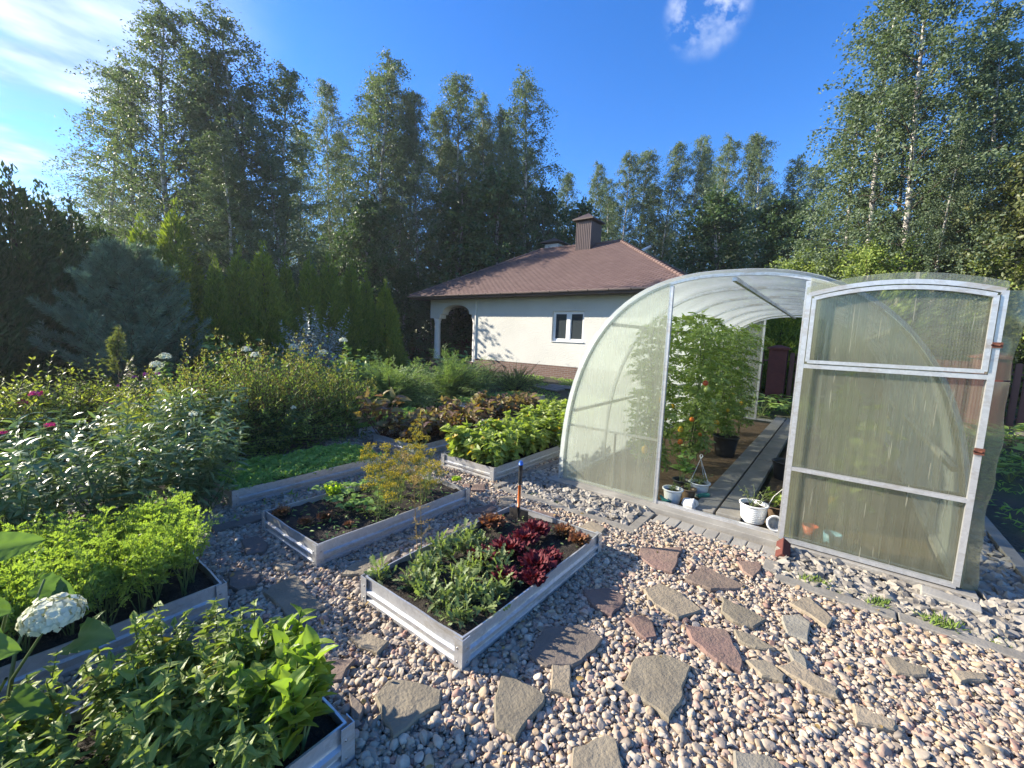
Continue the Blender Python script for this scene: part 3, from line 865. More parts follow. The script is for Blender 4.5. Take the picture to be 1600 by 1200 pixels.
# gravel: pebbles as one heap, scattered with geometry nodes ---------------------------------
def inside(px, py, poly):
    r = np.zeros(len(px), bool)
    n = len(poly)
    for i in range(n):
        x1, y1 = poly[i]; x2, y2 = poly[(i+1) % n]
        with np.errstate(divide='ignore', invalid='ignore'):
            hit = ((y1 > py) != (y2 > py)) & (px < (x2-x1)*(py-y1)/(y2-y1+1e-12)+x1)
        r ^= hit
    return r
def shrink(poly, d):
    c = poly.mean(0); v = poly-c
    return c+v*(1-d/np.maximum(np.linalg.norm(v, axis=1, keepdims=True), d*1.5))
BL = [(b[0]-.01, b[1]+.01, b[2]-.01, b[3]+.01) for b in BEDS.values()]
def scatter(name, pts, size, cols, m, kind='round', label=None, variants=6, flat=(.42, .82), seed=1, tilt=.35):
    rng = np.random.default_rng(seed)
    k = len(pts)
    me = bpy.data.meshes.new(name)
    me.vertices.add(k)
    me.vertices.foreach_set('co', pts.astype(np.float32).ravel())
    sc3 = np.column_stack([size*(1+.35*rng.random(k)), size, size*(flat[0]+(flat[1]-flat[0])*rng.random(k))])
    rot = np.column_stack([rng.normal(size=k)*tilt, rng.normal(size=k)*tilt, rng.random(k)*6.283])
    for nm, dat in (('psize', sc3), ('prot', rot)):
        a = me.attributes.new(nm, 'FLOAT_VECTOR', 'POINT'); a.data.foreach_set('vector', dat.astype(np.float32).ravel())
    a = me.attributes.new('col', 'FLOAT_COLOR', 'POINT'); a.data.foreach_set('color', np.column_stack([cols, np.ones(k)]).astype(np.float32).ravel())
    a = me.attributes.new('pick', 'INT', 'POINT'); a.data.foreach_set('value', rng.integers(0, variants, k).astype(np.int32))
    o = bpy.data.objects.new(name, me)
    C.objects.link(o)
    me.materials.append(m)
    ng = bpy.data.node_groups.new(name, 'GeometryNodeTree')
    ng.interface.new_socket('Geometry', in_out='INPUT', socket_type='NodeSocketGeometry')
    ng.interface.new_socket('Geometry', in_out='OUTPUT', socket_type='NodeSocketGeometry')
    gi = ng.nodes.new('NodeGroupInput'); go = ng.nodes.new('NodeGroupOutput')
    join = ng.nodes.new('GeometryNodeGeometryToInstance')
    for v in range(variants):
        ico = ng.nodes.new('GeometryNodeMeshIcoSphere')
        ico.inputs['Radius'].default_value = .5
        ico.inputs['Subdivisions'].default_value = 3 if kind == 'round' else 2
        sp = ng.nodes.new('GeometryNodeSetPosition')
        nz = ng.nodes.new('ShaderNodeTexNoise'); nz.noise_dimensions = '4D'
        nz.inputs['W'].default_value = v*7.3+seed
        nz.inputs['Scale'].default_value = 1.5 if kind == 'round' else 2.2
        nz.inputs['Detail'].default_value = 0.5 if kind == 'round' else 2.0
        sub = ng.nodes.new('ShaderNodeVectorMath'); sub.operation = 'SUBTRACT'; sub.inputs[1].default_value = (.5, .5, .5)
        scl = ng.nodes.new('ShaderNodeVectorMath'); scl.operation = 'SCALE'; scl.inputs['Scale'].default_value = .5+.09*v if kind == 'round' else .95
        ng.links.new(nz.outputs['Color'], sub.inputs[0]); ng.links.new(sub.outputs[0], scl.inputs[0])
        ng.links.new(ico.outputs['Mesh'], sp.inputs['Geometry']); ng.links.new(scl.outputs[0], sp.inputs['Offset'])
        ss = ng.nodes.new('GeometryNodeSetShadeSmooth'); ss.inputs['Shade Smooth'].default_value = kind == 'round'
        sm = ng.nodes.new('GeometryNodeSetMaterial'); sm.inputs['Material'].default_value = m
        ng.links.new(sp.outputs[0], ss.inputs[0]); ng.links.new(ss.outputs[0], sm.inputs[0])
        ng.links.new(sm.outputs[0], join.inputs[0])
    ins = ng.nodes.new('GeometryNodeInstanceOnPoints')
    ins.inputs['Pick Instance'].default_value = True
    for nm, sock, dt in (('psize', 'Scale', 'FLOAT_VECTOR'), ('prot', 'Rotation', 'FLOAT_VECTOR'), ('pick', 'Instance Index', 'INT')):
        na = ng.nodes.new('GeometryNodeInputNamedAttribute'); na.data_type = dt; na.inputs['Name'].default_value = nm
        src = na.outputs[0]
        if sock == 'Rotation':
            er = ng.nodes.new('FunctionNodeEulerToRotation'); ng.links.new(src, er.inputs[0]); src = er.outputs[0]
        ng.links.new(src, ins.inputs[sock])
    ng.links.new(gi.outputs[0], ins.inputs['Points']); ng.links.new(join.outputs[0], ins.inputs['Instance'])
    ng.links.new(ins.outputs[0], go.inputs[0])
    md = o.modifiers.new('scatter', 'NODES'); md.node_group = ng
    return tag(o, label, None, None, 'stuff')
rng = np.random.default_rng(11)
PAL = np.array([(.50, .45, .38), (.45, .39, .32), (.37, .32, .265), (.57, .53, .47), (.43, .32, .26), (.36, .22, .18), (.32, .285, .255), (.20, .185, .17), (.46, .37, .25), (.32, .245, .16), (.49, .385, .335), (.26, .155, .125)])*np.array([.98, .89, .775])*1.0
PW = np.array([.17, .18, .18, .08, .06, .03, .11, .04, .07, .05, .03, .02]); PW /= PW.sum()
def pebcols(k, rng):
    return PAL[rng.choice(len(PAL), k, p=PW)]*(.82+.36*rng.random((k, 1)))
def region(x, y):
    ok = (y < 3.27) | ((x > -1.19) & (x < -.2) & (y < 3.62)) | ((x < -2.74) & (y < 5.15))
    ok &= ~((x < -4.9) & (y < 2.95)) & ~((x < -6.4) & (y < 9))
    for b in BL:
        ok &= ~((x > b[0]) & (x < b[1]) & (y > b[2]) & (y < b[3]))
    return ok
def jgrid(x0, x1, y0, y1, st, rng):
    X, Y = np.meshgrid(np.arange(x0, x1, st), np.arange(y0, y1, st))
    x, y = X.ravel(), Y.ravel()
    return x+(rng.random(len(x))-.5)*st*.95, y+(rng.random(len(y))-.5)*st*.95
PX, PY, PZ, PS = [], [], [], []
for st, z0, s0, s1 in ((.029, .000, .025, .039), (.026, .008, .020, .038), (.050, .016, .028, .050), (.036, .02, .014, .028), (.020, .014, .007, .014)):
    x, y = jgrid(-7.0, 2.9, -1.6, 5.1, st, rng)
    ok = region(x, y)
    for Pq in STONE_POLY:
        ok &= ~inside(x, y, shrink(Pq, .012 if st > .03 or st < .025 else .03))
    x, y = x[ok], y[ok]
    PX.append(x); PY.append(y); PZ.append(z0+rng.random(len(x))*.012); PS.append(s0+(s1-s0)*rng.random(len(x))**1.6)
PX, PY, PZ, PS = map(np.concatenate, (PX, PY, PZ, PS))
# nothing of the heap shows behind the camera: keep what lies in front
q = (PX*_fw[0]+PY*_fw[1]) > .25
PX, PY, PZ, PS = PX[q], PY[q], PZ[q], PS[q]
scatter('gravel', np.column_stack([PX, PY, PZ]), PS, pebcols(len(PX), rng), MAT['pebble'])
rng2 = np.random.default_rng(77); gl_ = Geo(); k = 260
x = -4.8+7.2*rng2.random(k); y = .7+4.0*rng2.random(k); ok = region(x, y); x, y = x[ok], y[ok]; k = len(x)
FALLEN = (x, y, k)
# crushed angular stone along the greenhouse
PX, PY = [], []
for (x0, x1, y0, y1) in ((-2.64, -1.29, 3.38, 3.85), (-.18, 2.4, 3.36, 3.84), (.9, 1.17, 3.8, 6.5), (-2.64, -2.36, 3.85, 9.5), (1.17, 2.6, 3.6, 4.25)):
    for st in (.042, .055):
        x, y = jgrid(x0, x1, y0, y1, st, rng)
        PX.append(x); PY.append(y)
PX, PY = np.concatenate(PX), np.concatenate(PY)
k = len(PX)
CC = np.array([(.31, .28, .235), (.25, .225, .185), (.36, .32, .255), (.19, .17, .14)])[rng.integers(0, 4, k)]*(.8+.4*rng.random((k, 1)))
scatter('crushed_stone', np.column_stack([PX, PY, .004+rng.random(k)*.025]), .036+.05*rng.random(k), CC, MAT['pebble'], 'rough', None, 8, (.35, .7), 9, .45)

# ------------------------------------------------------------------ greenhouse
GX, GA, GB, GN = -.765, 1.53, 2.14, 2.5
def arch(a=GA, b=GB, m=44, t0=0, t1=math.pi):
    t = np.linspace(t0, t1, m)
    c, s = np.cos(t), np.sin(t)
    return np.column_stack([-np.sign(c)*np.abs(c)**(2/GN)*a+GX, np.abs(s)**(2/GN)*b])
def arch_z(x, a=GA, b=GB):
    return b*max(0, 1-(abs(x-GX)/a)**GN)**(1/GN)
Y0, Y1 = 4.0, 10.05
gh = empty('greenhouse', (GX, 7.0, 0), 'arched polycarbonate greenhouse with its front door swung wide open', 'greenhouse')
def gpart(g, name, m, parent=None):
    o = g.build(name, m, None)
    o.parent = parent or gh
    par = parent or gh
    o.matrix_parent_inverse = Matrix.Translation(-Vector(gh.location)) if parent is None else Matrix.Identity(4)
    return o
for i in range(7):
    y = Y0+i*(Y1-Y0)/6
    A = arch()
    g = Geo()
    g.tube(np.column_stack([A[:, 0], np.full(len(A), y), A[:, 1]+.04]), .019, 4, 0, False, True, math.pi/4, up=np.array([0, 1.0, 0]))
    gpart(g, 'rib', MAT['galv'])
A, B = arch(GA+.028, GB+.028), arch(GA+.033, GB+.034)
g = Geo()
yy = np.linspace(Y0-.06, Y1+.05, 8)
for AA in (A, B):
    X = np.repeat(AA[:, 0][:, None], 8, 1); Z = np.repeat(AA[:, 1][:, None]+.04, 8, 1); Y = np.repeat(yy[None], len(AA), 0)
    g.grid(X, Y, Z)
for y in (Y0-.06, Y1+.05):
    k = len(A)
    V = np.vstack([np.column_stack([A[:, 0], np.full(k, y), A[:, 1]+.04]), np.column_stack([B[:, 0], np.full(k, y), B[:, 1]+.04])])
    i = np.arange(k-1)
    g.add(V, np.stack([i, i+1, i+1+k, i+k], -1))
gpart(g, 'cover', MAT['pc_roof'])
for nm, x, z in (('ridge_purlin', GX, GB+.005), ('purlin', GX-1.06, arch_z(GX-1.06)), ('purlin', GX+1.06, arch_z(GX+1.06)), ('purlin', GX-1.45, .82), ('purlin', GX+1.45, .82)):
    g = Geo(); g.bar((x, Y0+.02, z), (x, Y1-.02, z), .034); gpart(g, nm, MAT['galv'])
for x in (GX-GA, GX+GA):
    g = Geo(); g.bar((x, Y0-.02, .05), (x, Y1+.02, .05), .045); gpart(g, 'base_rail', MAT['galv'])
DL, DR = -1.27, -.24
def endpanel(xa, xb, y, name='front_panel', m='pc_front', cut=.64):
    xs = np.linspace(xa, xb, 24)
    top = [(x, arch_z(x, GA+.005, GB+.005)+.04) for x in xs]
    poly = [(xa, .06)]+top+[(xb, .06)] if abs(xa-GX) < abs(xb-GX) else [(xa, .06)]+top+[(xb, .06)]
    g = Geo(); g.prism(np.array(poly)[::-1], y, y+.006, axis='y')
    gpart(g, name, MAT[m])
for y in (Y0, Y1):
    yp = y-.028 if y == Y0 else y+.02
    endpanel(GX-GA, DL-.012, yp, 'front_panel' if y == Y0 else 'back_panel')
    endpanel(DR+.012, GX+GA, yp, 'front_panel' if y == Y0 else 'back_panel')
    for x in (DL, DR):
        g = Geo(); g.bar((x, y-.005, .05), (x, y-.005, arch_z(x)+.02), .036); gpart(g, 'door_post', MAT['galv'])
    for a, b in ((GX-GA+.03, DL-.018), (DR+.018, GX+GA-.03)):
        g = Geo(); g.bar((a, y, .66), (b, y, .66), .022, up=np.array([0, 0, 1.0])); gpart(g, 'crossbar', MAT['galv'])
    g = Geo(); g.bar((GX-GA, y, .062), (GX+GA, y, .062), .03); gpart(g, 'sill_rail', MAT['galv'])
g = Geo(); g.bar((-1.72, Y0, .07), (-1.72, Y0, .65), .016); gpart(g, 'strut', MAT['orange'] if False else MAT['plank'])
# the open door, folded back flat against the right half of the front
dx0, dx1, dy, dz0 = -.225, .755, 3.90, .075
door = Geo()
def dtop(x):
    u = (x-(dx0+dx1)/2)/((dx1-dx0)/2)
    return 1.985+.075*(1-u*u)
xs = np.linspace(dx0, dx1, 20)
door.tube(np.column_stack([xs, np.full(20, dy), [dtop(x) for x in xs]]), .0215, 4, 0, False, True, math.pi/4, up=np.array([0, 1.0, 0]))
door.bar((dx0, dy, dz0), (dx0, dy, dtop(dx0)), .032); door.bar((dx1, dy, dz0), (dx1, dy, dtop(dx1)), .032)
for z in (dz0, .655, 1.455):
    door.bar((dx0, dy, z), (dx1, dy, z), .03, up=np.array([0, 0, 1.0]))
do = gpart(door, 'door', MAT['galv'])
vf = Geo()
a, b = dx0+.035, dx1-.035
xs = np.linspace(a, b, 20)
vf.tube(np.column_stack([xs, np.full(20, dy-.012), [dtop(x)-.038 for x in xs]]), .019, 4, 0, False, True, math.pi/4, up=np.array([0, 1.0, 0]))
vf.bar((a, dy-.012, 1.49), (a, dy-.012, dtop(a)-.038), .026); vf.bar((b, dy-.012, 1.49), (b, dy-.012, dtop(b)-.038), .026); vf.bar((a, dy-.012, 1.49), (b, dy-.012, 1.49), .024, up=np.array([0, 0, 1.0]))
v = gpart(vf, 'vent_frame', MAT['galv'], do)
poly = [(dx0-.02, .05)]+[(x, dtop(x)+.065) for x in np.linspace(dx0-.02, dx1+.02, 16)]+[(dx1+.02, .05)]
pg = Geo(); pg.prism(np.array(poly)[::-1], dy+.026, dy+.032, axis='y'); gpart(pg, 'panel', MAT['pc_door'], do)
pe = Geo()                                                        # the sheet's loose yellowed margin, curling back
for z0, z1 in ((.045, 1.43), (1.44, 1.99)):
    zz = np.linspace(z0, z1, 18); xx = np.linspace(dx1+.02, dx1+.105, 6)
    X, Z = np.meshgrid(xx, zz, indexing='ij')
    wob = .006*np.sin(Z*19)+.008*np.sin(Z*7+1)
    for off in (0, .004):
        pe.grid(X+wob*((X-xx[0])/.085), dy+.029+off+.05*((X-xx[0])/.085)**2+.004*np.sin(Z*23), Z)
gpart(pe, 'loose_margin', MAT['pc_edge'], do)
for z, s in ((1.655, .034), (.985, .042)):
    hg = Geo(); hg.box(dx1-.022, dx1+.024, dy-.026, dy-.017, z-s/2, z+s/2); hg.tube([(dx1-.026, dy-.029, z), (dx1+.012, dy-.029, z)], .005, 8)
    gpart(hg, 'latch', MAT['rust'], do)

# inside the greenhouse -------------------------------------------------------------
g = Geo(); g.box(-2.27, -.955, 4.07, 9.98, -.01, .015); g.box(-.50, .73, 4.07, 9.98, -.01, .015)
tag(g.build('mulched_soil', MAT['mulch']), kind='structure')
for i, (x0, x1, y0, y1, lb) in enumerate(((-.95, -.765, 4.08, 6.9, 'long grey plank of the greenhouse walkway next to the tomatoes, front piece'), (-.95, -.765, 6.91, 10.6, 'grey walkway plank next to the tomatoes, rear piece'),
                          (-.745, -.545, 4.08, 6.4, 'long grey plank of the greenhouse walkway ending behind the ribbed white pot'), (-.745, -.545, 6.41, 10.6, 'grey walkway plank away from the tomatoes, rear piece'))):
    block('walkway_plank', x0, x1, y0, y1, .02, .075+.004*i, MAT['plank'], lb, 'plank', 'walkway planks in the greenhouse')

def pot(name, loc, r, h, m, label, ribs=0, soil=True, taper=.78, group=None, lip=.012):
    root = empty(name, loc, label, 'pot', group)
    prof = [(0, .003), (r*taper, .0)]
    k = 10
    for i in range(k+1):
        t = i/k
        rr = r*(taper+(1-taper)*t)+(.004*math.cos(t*math.pi*2*ribs) if ribs else 0)
        prof.append((rr, .004+h*t))
    if ribs:
        prof = [(0, .003), (r*taper, 0)]
        for i in range(41):
            t = i/40
            prof.append((r*(taper+(1-taper)*t**.7)+.005*abs(math.sin(t*math.pi*ribs)), .004+h*t))
    prof += [(r+lip, h), (r+lip, h+.012), (r-.004, h+.012), (r-.008, h*.8)]
    g = Geo(); g.lathe(prof, n=32); g.build('body', m, root)
    if soil:
        g = Geo()
        g.lathe([(r-.006, h*.86), (r*.6, h*.89), (r*.25, h*.87), (0, h*.9)], n=20); g.build('soil', MAT['soil'], root)
    return root

# ------------------------------------------------------------------ house
HX0, HX1, HY0, HY1 = -16.45, -4.4, 14.5, 22.3
EX0, EX1, EY0, EY1, EZ = -17.2, -3.65, 13.78, 23.02, 3.33
PXW, PYW, WT = -13.35, 18.0, 3.22                    # where the porch ends, wall top
house = empty('house', (0, 0, 0), 'white stucco garden house with a brown hipped roof and an arched corner porch', 'house')
g = Geo()
wx0, wx1, wz0, wz1 = -9.22, -7.80, 1.44, 2.62
b0 = .46
for a in ((PXW, wx0, b0, WT), (wx1, HX1, b0, WT), (wx0, wx1, b0, wz0), (wx0, wx1, wz1, WT)):
    g.quad((a[0], HY0, a[2]), (a[1], HY0, a[2]), (a[1], HY0, a[3]), (a[0], HY0, a[3]))
dr = .14
g.quad((wx0, HY0, wz0), (wx0, HY0, wz1), (wx0, HY0+dr, wz1), (wx0, HY0+dr, wz0)); g.quad((wx1, HY0, wz0), (wx1, HY0+dr, wz0), (wx1, HY0+dr, wz1), (wx1, HY0, wz1))
g.quad((wx0, HY0, wz1), (wx1, HY0, wz1), (wx1, HY0+dr, wz1), (wx0, HY0+dr, wz1)); g.quad((wx0, HY0, wz0), (wx0, HY0+dr, wz0), (wx1, HY0+dr, wz0), (wx1, HY0, wz0))
g.quad((HX1, HY0, b0), (HX1, HY1, b0), (HX1, HY1, WT), (HX1, HY0, WT)); g.quad((PXW, HY0, b0), (PXW, HY0, WT), (PXW, PYW, WT), (PXW, PYW, b0))
g.quad((HX0, PYW, b0), (PXW, PYW, b0), (PXW, PYW, WT), (HX0, PYW, WT)); g.quad((HX0, PYW, b0), (HX0, PYW, WT), (HX0, HY1, WT), (HX0, HY1, b0)); g.quad((HX0, HY1, b0), (HX0, HY1, WT), (HX1, HY1, WT), (HX1, HY1, b0))
g.build('wall', MAT['stucco'], house)
g = Geo(); g.box(PXW+.015, HX1-.015, HY0+.015, HY1-.015, -.03, b0); g.box(HX0+.015, PXW+.02, HY0+.02, HY1-.02, -.03, .3); g.build('plinth', MAT['plinth'], house)
# porch arches
def arch_wall(x0, x1, zs, zc, spring0, spring1, wtop):
    pts = [(x0, zs), (x0, wtop), (x1, wtop), (x1, zs), (spring1, zs)]
    pts.append((spring1, zs+.18))
    m = (spring0+spring1)/2; hw = (spring1-spring0)/2-.17
    pts += [(spring1-.17, zs+.20)]
    pts += [(m+hw*math.cos(t), zs+.20+(zc-zs-.20)*(math.sin(t)**.85)) for t in np.linspace(0, math.pi, 21)[1:-1]]
    pts += [(spring0+.17, zs+.20), (spring0, zs+.18), (spring0, zs)]
    return np.array(pts)
P = arch_wall(HX0, PXW, 2.30, 2.94, -15.75, -13.62, WT)
g = Geo(); g.prism(P, HY0-.001, HY0+.38, axis='y'); g.build('porch_arch', MAT['stucco'], house)
P = arch_wall(HY0+.385, PYW, 2.30, 2.94, HY0+.7, PYW-.35, WT)
g = Geo(); g.prism(P, HX0+.001, HX0+.38, axis='x'); g.build('porch_arch', MAT['stucco'], house)
for x, y, r in ((HX0+.33, HY0+.19, .155), (-13.55, HY0+.19, .125), (HX0+.19, PYW-.2, .14)):
    g = Geo(); g.lathe([(r*1.05, .3), (r*1.05, .42), (r*.98, .45), (r, 1.2), (r*.92, 2.08), (r*.92, 2.1)], (x, y, 0), 24)
    c = g.build('column', MAT['colwhite'], house)
    g = Geo(); g.lathe([(r*.93, 2.08), (r*1.06, 2.10), (r*1.06, 2.13), (r*.98, 2.15), (r*1.22, 2.23), (r*1.22, 2.30), (0, 2.30)], (x, y, 0), 24); g.build('capital', MAT['colwhite'], c)
g = Geo(); g.box(PXW-.03, PXW+.03, HY0-.05, HY0-.0, .46, 3.15); g.build('downpipe', MAT['colwhite'], house)
# roof: underlay plus rows of hexagonal shingles on the four slopes
RD = (EY1-EY0)/2
RZ = 5.98
r0, r1 = EX0+RD, EX1-RD
ym = EY0+RD
roof = Geo()
e = [(EX0, EY0, EZ), (EX1, EY0, EZ), (EX1, EY1, EZ), (EX0, EY1, EZ), (r0, ym, RZ), (r1, ym, RZ)]
roof.add(e, [0, 1, 5, 4]); roof.add(e, [2, 3, 4, 5]); roof.add(e, [[1, 2, 5], [3, 0, 4]])
rng = np.random.default_rng(3)
def slope(o, ux, n, L, S, lc, rc):
    """hex shingles on a slope: o corner, ux along the eave, n outward; L eave length, S slope length; lc, rc how fast the two hips close in"""
    o = np.array(o, float); ux = np.array(ux, float)
    up = np.cross(n, ux)
    rows = int(S/.125)
    for i in range(rows):
        s = i*S/rows
        h = S/rows
        x0, x1 = lc*s/S, L-rc*s/S
        w_ = .27
        k = int(L/w_)+2
        xs = (np.arange(k)-.5*(i % 2))*w_
        for x in xs:
            a, b = max(x, x0), min(x+w_, x1)
            if b-a < .05 or a >= x1:
                continue
            q = (b-a)*.22
            z = .012
            pts = [(a, s+h*.55, z*.8), (a+q, s-h*.10, z+.006), (b-q, s-h*.10, z+.006), (b, s+h*.55, z*.8), (b-q*.2, s+h*1.15, .002), (a+q*.2, s+h*1.15, .002)]
            V = [o+ux*p[0]+up*p[1]+n*p[2] for p in pts]
            V += [o+ux*p[0]+up*p[1] for p in pts[:4]]
            rd = rng.random()
            base = roof.n
            roof.add(V, [0, 1, 2, 3, 4, 5], 0, False, rd)
            roof.F.append((np.array([[6, 7, 1, 0], [7, 8, 2, 1], [8, 9, 3, 2]])+base, 0, False))
hS = math.hypot(RD, RZ-EZ)
nz = np.array([0, -(RZ-EZ)/hS, RD/hS])
slope((EX0, EY0, EZ+.004), (1, 0, 0), nz, EX1-EX0, hS, RD, RD)
slope((EX1, EY0, EZ+.004), (0, 1, 0), np.array([(RZ-EZ)/hS, 0, RD/hS]), EY1-EY0, hS, RD, RD)
ro = roof.build('roof', MAT['shingle'], house)
g = Geo()
for a, b in ((e[0], e[4]), (e[1], e[5]), (e[4], e[5]), (e[2], e[5])):
    a, b = np.array(a), np.array(b)
    kk = int(np.linalg.norm(b-a)/.22)
    for i in range(kk):
        p, q = a+(b-a)*i/kk, a+(b-a)*(i+1.25)/kk
        g.tube([p+[0, 0, .018], q+[0, 0, .0]], [.075, .06], 8, 0, False, True, rnd=rng.random())
g.build('ridge_cap', MAT['shingle'], ro)
def chimney(cx, cy, w_, d_, z0, z1, name='chimney', cap=.16, pyr=.34, m='chim'):
    g = Geo(); g.box(cx-w_/2, cx+w_/2, cy-d_/2, cy+d_/2, z0, z1)
    for i in range(9):
        x = cx-w_/2+w_*(i+.0)/8
        g.box(x-.012, x+.012, cy-d_/2-.018, cy-d_/2-.001, z0, z1-.002); g.box(x-.012, x+.012, cy+d_/2+.001, cy+d_/2+.018, z0, z1-.002)
    for i in range(11):
        y = cy-d_/2+d_*(i+.0)/10
        g.box(cx+w_/2+.001, cx+w_/2+.018, y-.012, y+.012, z0, z1-.002)
    c = g.build(name, MAT[m], ro)
    g = Geo()
    zz = z1+.06
    for sx in (-1, 1):
        for sy in (-1, 1):
            g.box(cx+sx*(w_/2-.06)-.02, cx+sx*(w_/2-.06)+.02, cy+sy*(d_/2-.06)-.02, cy+sy*(d_/2-.06)+.02, z1+.001, zz)
    X0, X1, A, B = cx-w_/2-cap, cx+w_/2+cap, cy-d_/2-cap, cy+d_/2+cap
    V = [(X0, A, zz), (X1, A, zz), (X1, B, zz), (X0, B, zz), (X0, A, zz+.05), (X1, A, zz+.05), (X1, B, zz+.05), (X0, B, zz+.05), (cx, cy-.12, zz+.05+pyr), (cx, cy+.12, zz+.05+pyr)]
    g.add(V, [[0, 3, 2, 1], [0, 1, 5, 4], [1, 2, 6, 5], [2, 3, 7, 6], [3, 0, 4, 7]])
    g.add(V, [[5, 6, 9, 8], [7, 4, 8, 9]]); g.add(V, [[4, 5, 8], [6, 7, 9]])
    g.build('chimney_cap', MAT['soffit'], c)
chimney(-9.85, ym-.12, .74, 1.0, RZ-.6, RZ+.92)
chimney(-12.75, ym+1.6, .8, .8, RZ-1.2, 6.52, cap=.2, pyr=.26, m='colwhite')
g = Geo(); d = np.array([.25, .05, .12]); p = np.array([-7.72, ym+.9, RZ-.36])
g.tube([p, p+d*1.9], .075, 12); g.tube([p+[0, 0, -.5], p+[0, 0, .06]], .07, 12); g.build('vent_pipe', MAT['pvc'], ro)
g = Geo()
for a in ((EX0+.02, EX1-.02, EY0+.03, HY0+.01), (EX0+.02, EX1-.02, HY1-.01, EY1-.03), (EX0+.02, HX0+.01, HY0+.01, HY1-.01), (HX1-.01, EX1-.02, HY0+.01, HY1-.01)):
    g.box(*a, 3.20, 3.225)
g.box(HX0, PXW, HY0+.02, PYW, 3.227, 3.24)
for a in ((EX0+.02, EX1-.02, EY0+.005, EY0+.03), (EX0+.02, EX1-.02, EY1-.03, EY1-.005), (EX0-.0, EX0+.02, EY0+.03, EY1-.03), (EX1-.02, EX1, EY0+.03, EY1-.03)):
    g.box(*a, 3.19, 3.325)
g.build('soffit', MAT['soffit'], house)
g = Geo()
t = np.linspace(math.pi, 2*math.pi, 9)
for a, b, ax in (((EX0-.05, EY0-.055), (EX1+.05, EY0-.055), 'x'), ((EX1+.055, EY0-.05), (EX1+.055, EY1+.05), 'y')):
    prof = [(.062*math.cos(v), .062*math.sin(v)) for v in t]
    inner = [(.057*math.cos(v), .057*math.sin(v)) for v in t[::-1]]
    pr = np.array(prof+inner)
    if ax == 'x':
        pr2 = pr+[a[1], 3.325]
        g.prism(pr2, a[0], b[0], axis='x')
    else:
        pr2 = pr+[a[0], 3.325]
        g.prism(pr2, a[1], b[1], axis='y')
gu = g.build('gutter', MAT['gutter'], house)
g = Geo()
for i in range(17):
    x = EX0+.3+i*.8
    pr = np.array([(.067*math.cos(v), .067*math.sin(v)) for v in t]+[(.063*math.cos(v), .063*math.sin(v)) for v in t[::-1]])+[EY0-.055, 3.325]
    g.prism(pr, x, x+.03, axis='x')
g.build('bracket', MAT['soffit'], gu)
# window
wf = Geo()
fy0, fy1 = HY0+.085, HY0+.135
fw_ = .075
mx = (wx0+wx1)/2
wf.box(wx0+.003, wx0+fw_, fy0, fy1, wz0+.003, wz1-.003); wf.box(wx1-fw_, wx1-.003, fy0, fy1, wz0+.003, wz1-.003)
wf.box(wx0+fw_, wx1-fw_, fy0, fy1, wz0+.003, wz0+fw_); wf.box(wx0+fw_, wx1-fw_, fy0, fy1, wz1-fw_, wz1-.003); wf.box(mx-.075, mx+.075, fy0-.012, fy1, wz0+fw_, wz1-fw_)
win = wf.build('window', MAT['pvc'], house)
g = Geo()
for a, b in ((wx0+fw_, mx-.075), (mx+.075, wx1-fw_)):
    for q in ((a, a+.035, wz0+fw_, wz1-fw_), (b-.035, b, wz0+fw_, wz1-fw_), (a+.035, b-.035, wz0+fw_, wz0+fw_+.035), (a+.035, b-.035, wz1-fw_-.035, wz1-fw_)):
        g.box(q[0], q[1], fy0+.012, fy1-.004, q[2], q[3])
g.build('sash', MAT['pvc'], win)
for a, b in ((wx0+fw_+.03, mx-.105), (mx+.105, wx1-fw_-.03)):
    g = Geo(); g.box(a, b, fy0+.028, fy0+.034, wz0+fw_+.03, wz1-fw_-.03); g.build('pane', MAT['glass'], win)
g = Geo(); g.box(wx0-.03, wx1+.03, HY0-.045, HY0+.085, wz0-.03, wz0-.004); bev(g.build('sill', MAT['pvc'], win))

# boards by the house, fences ------------------------------------------------
for i, (x, y, l, rz, lb) in enumerate(((-6.6, 11.6, 1.5, .1, 'grey boards lying on the ground before the brick plinth'), (-7.0, 10.9, 1.1, -.2, 'short pale board lying nearest the bean bed'), (-5.9, 12.6, 1.9, .05, 'long grey board lying closest to the house plinth'))):
    g = Geo()
    for k in range(2 if i else 3):
        g.obox((0, (k-.5)*.19, .03+.02*(k % 2)), (l, .17, .04), (0, 0, .04*k))
    tag(g.build('board', MAT['plank'], None, (x, y, 0)), lb, 'board', 'loose boards near the house').rotation_euler[2] = rz

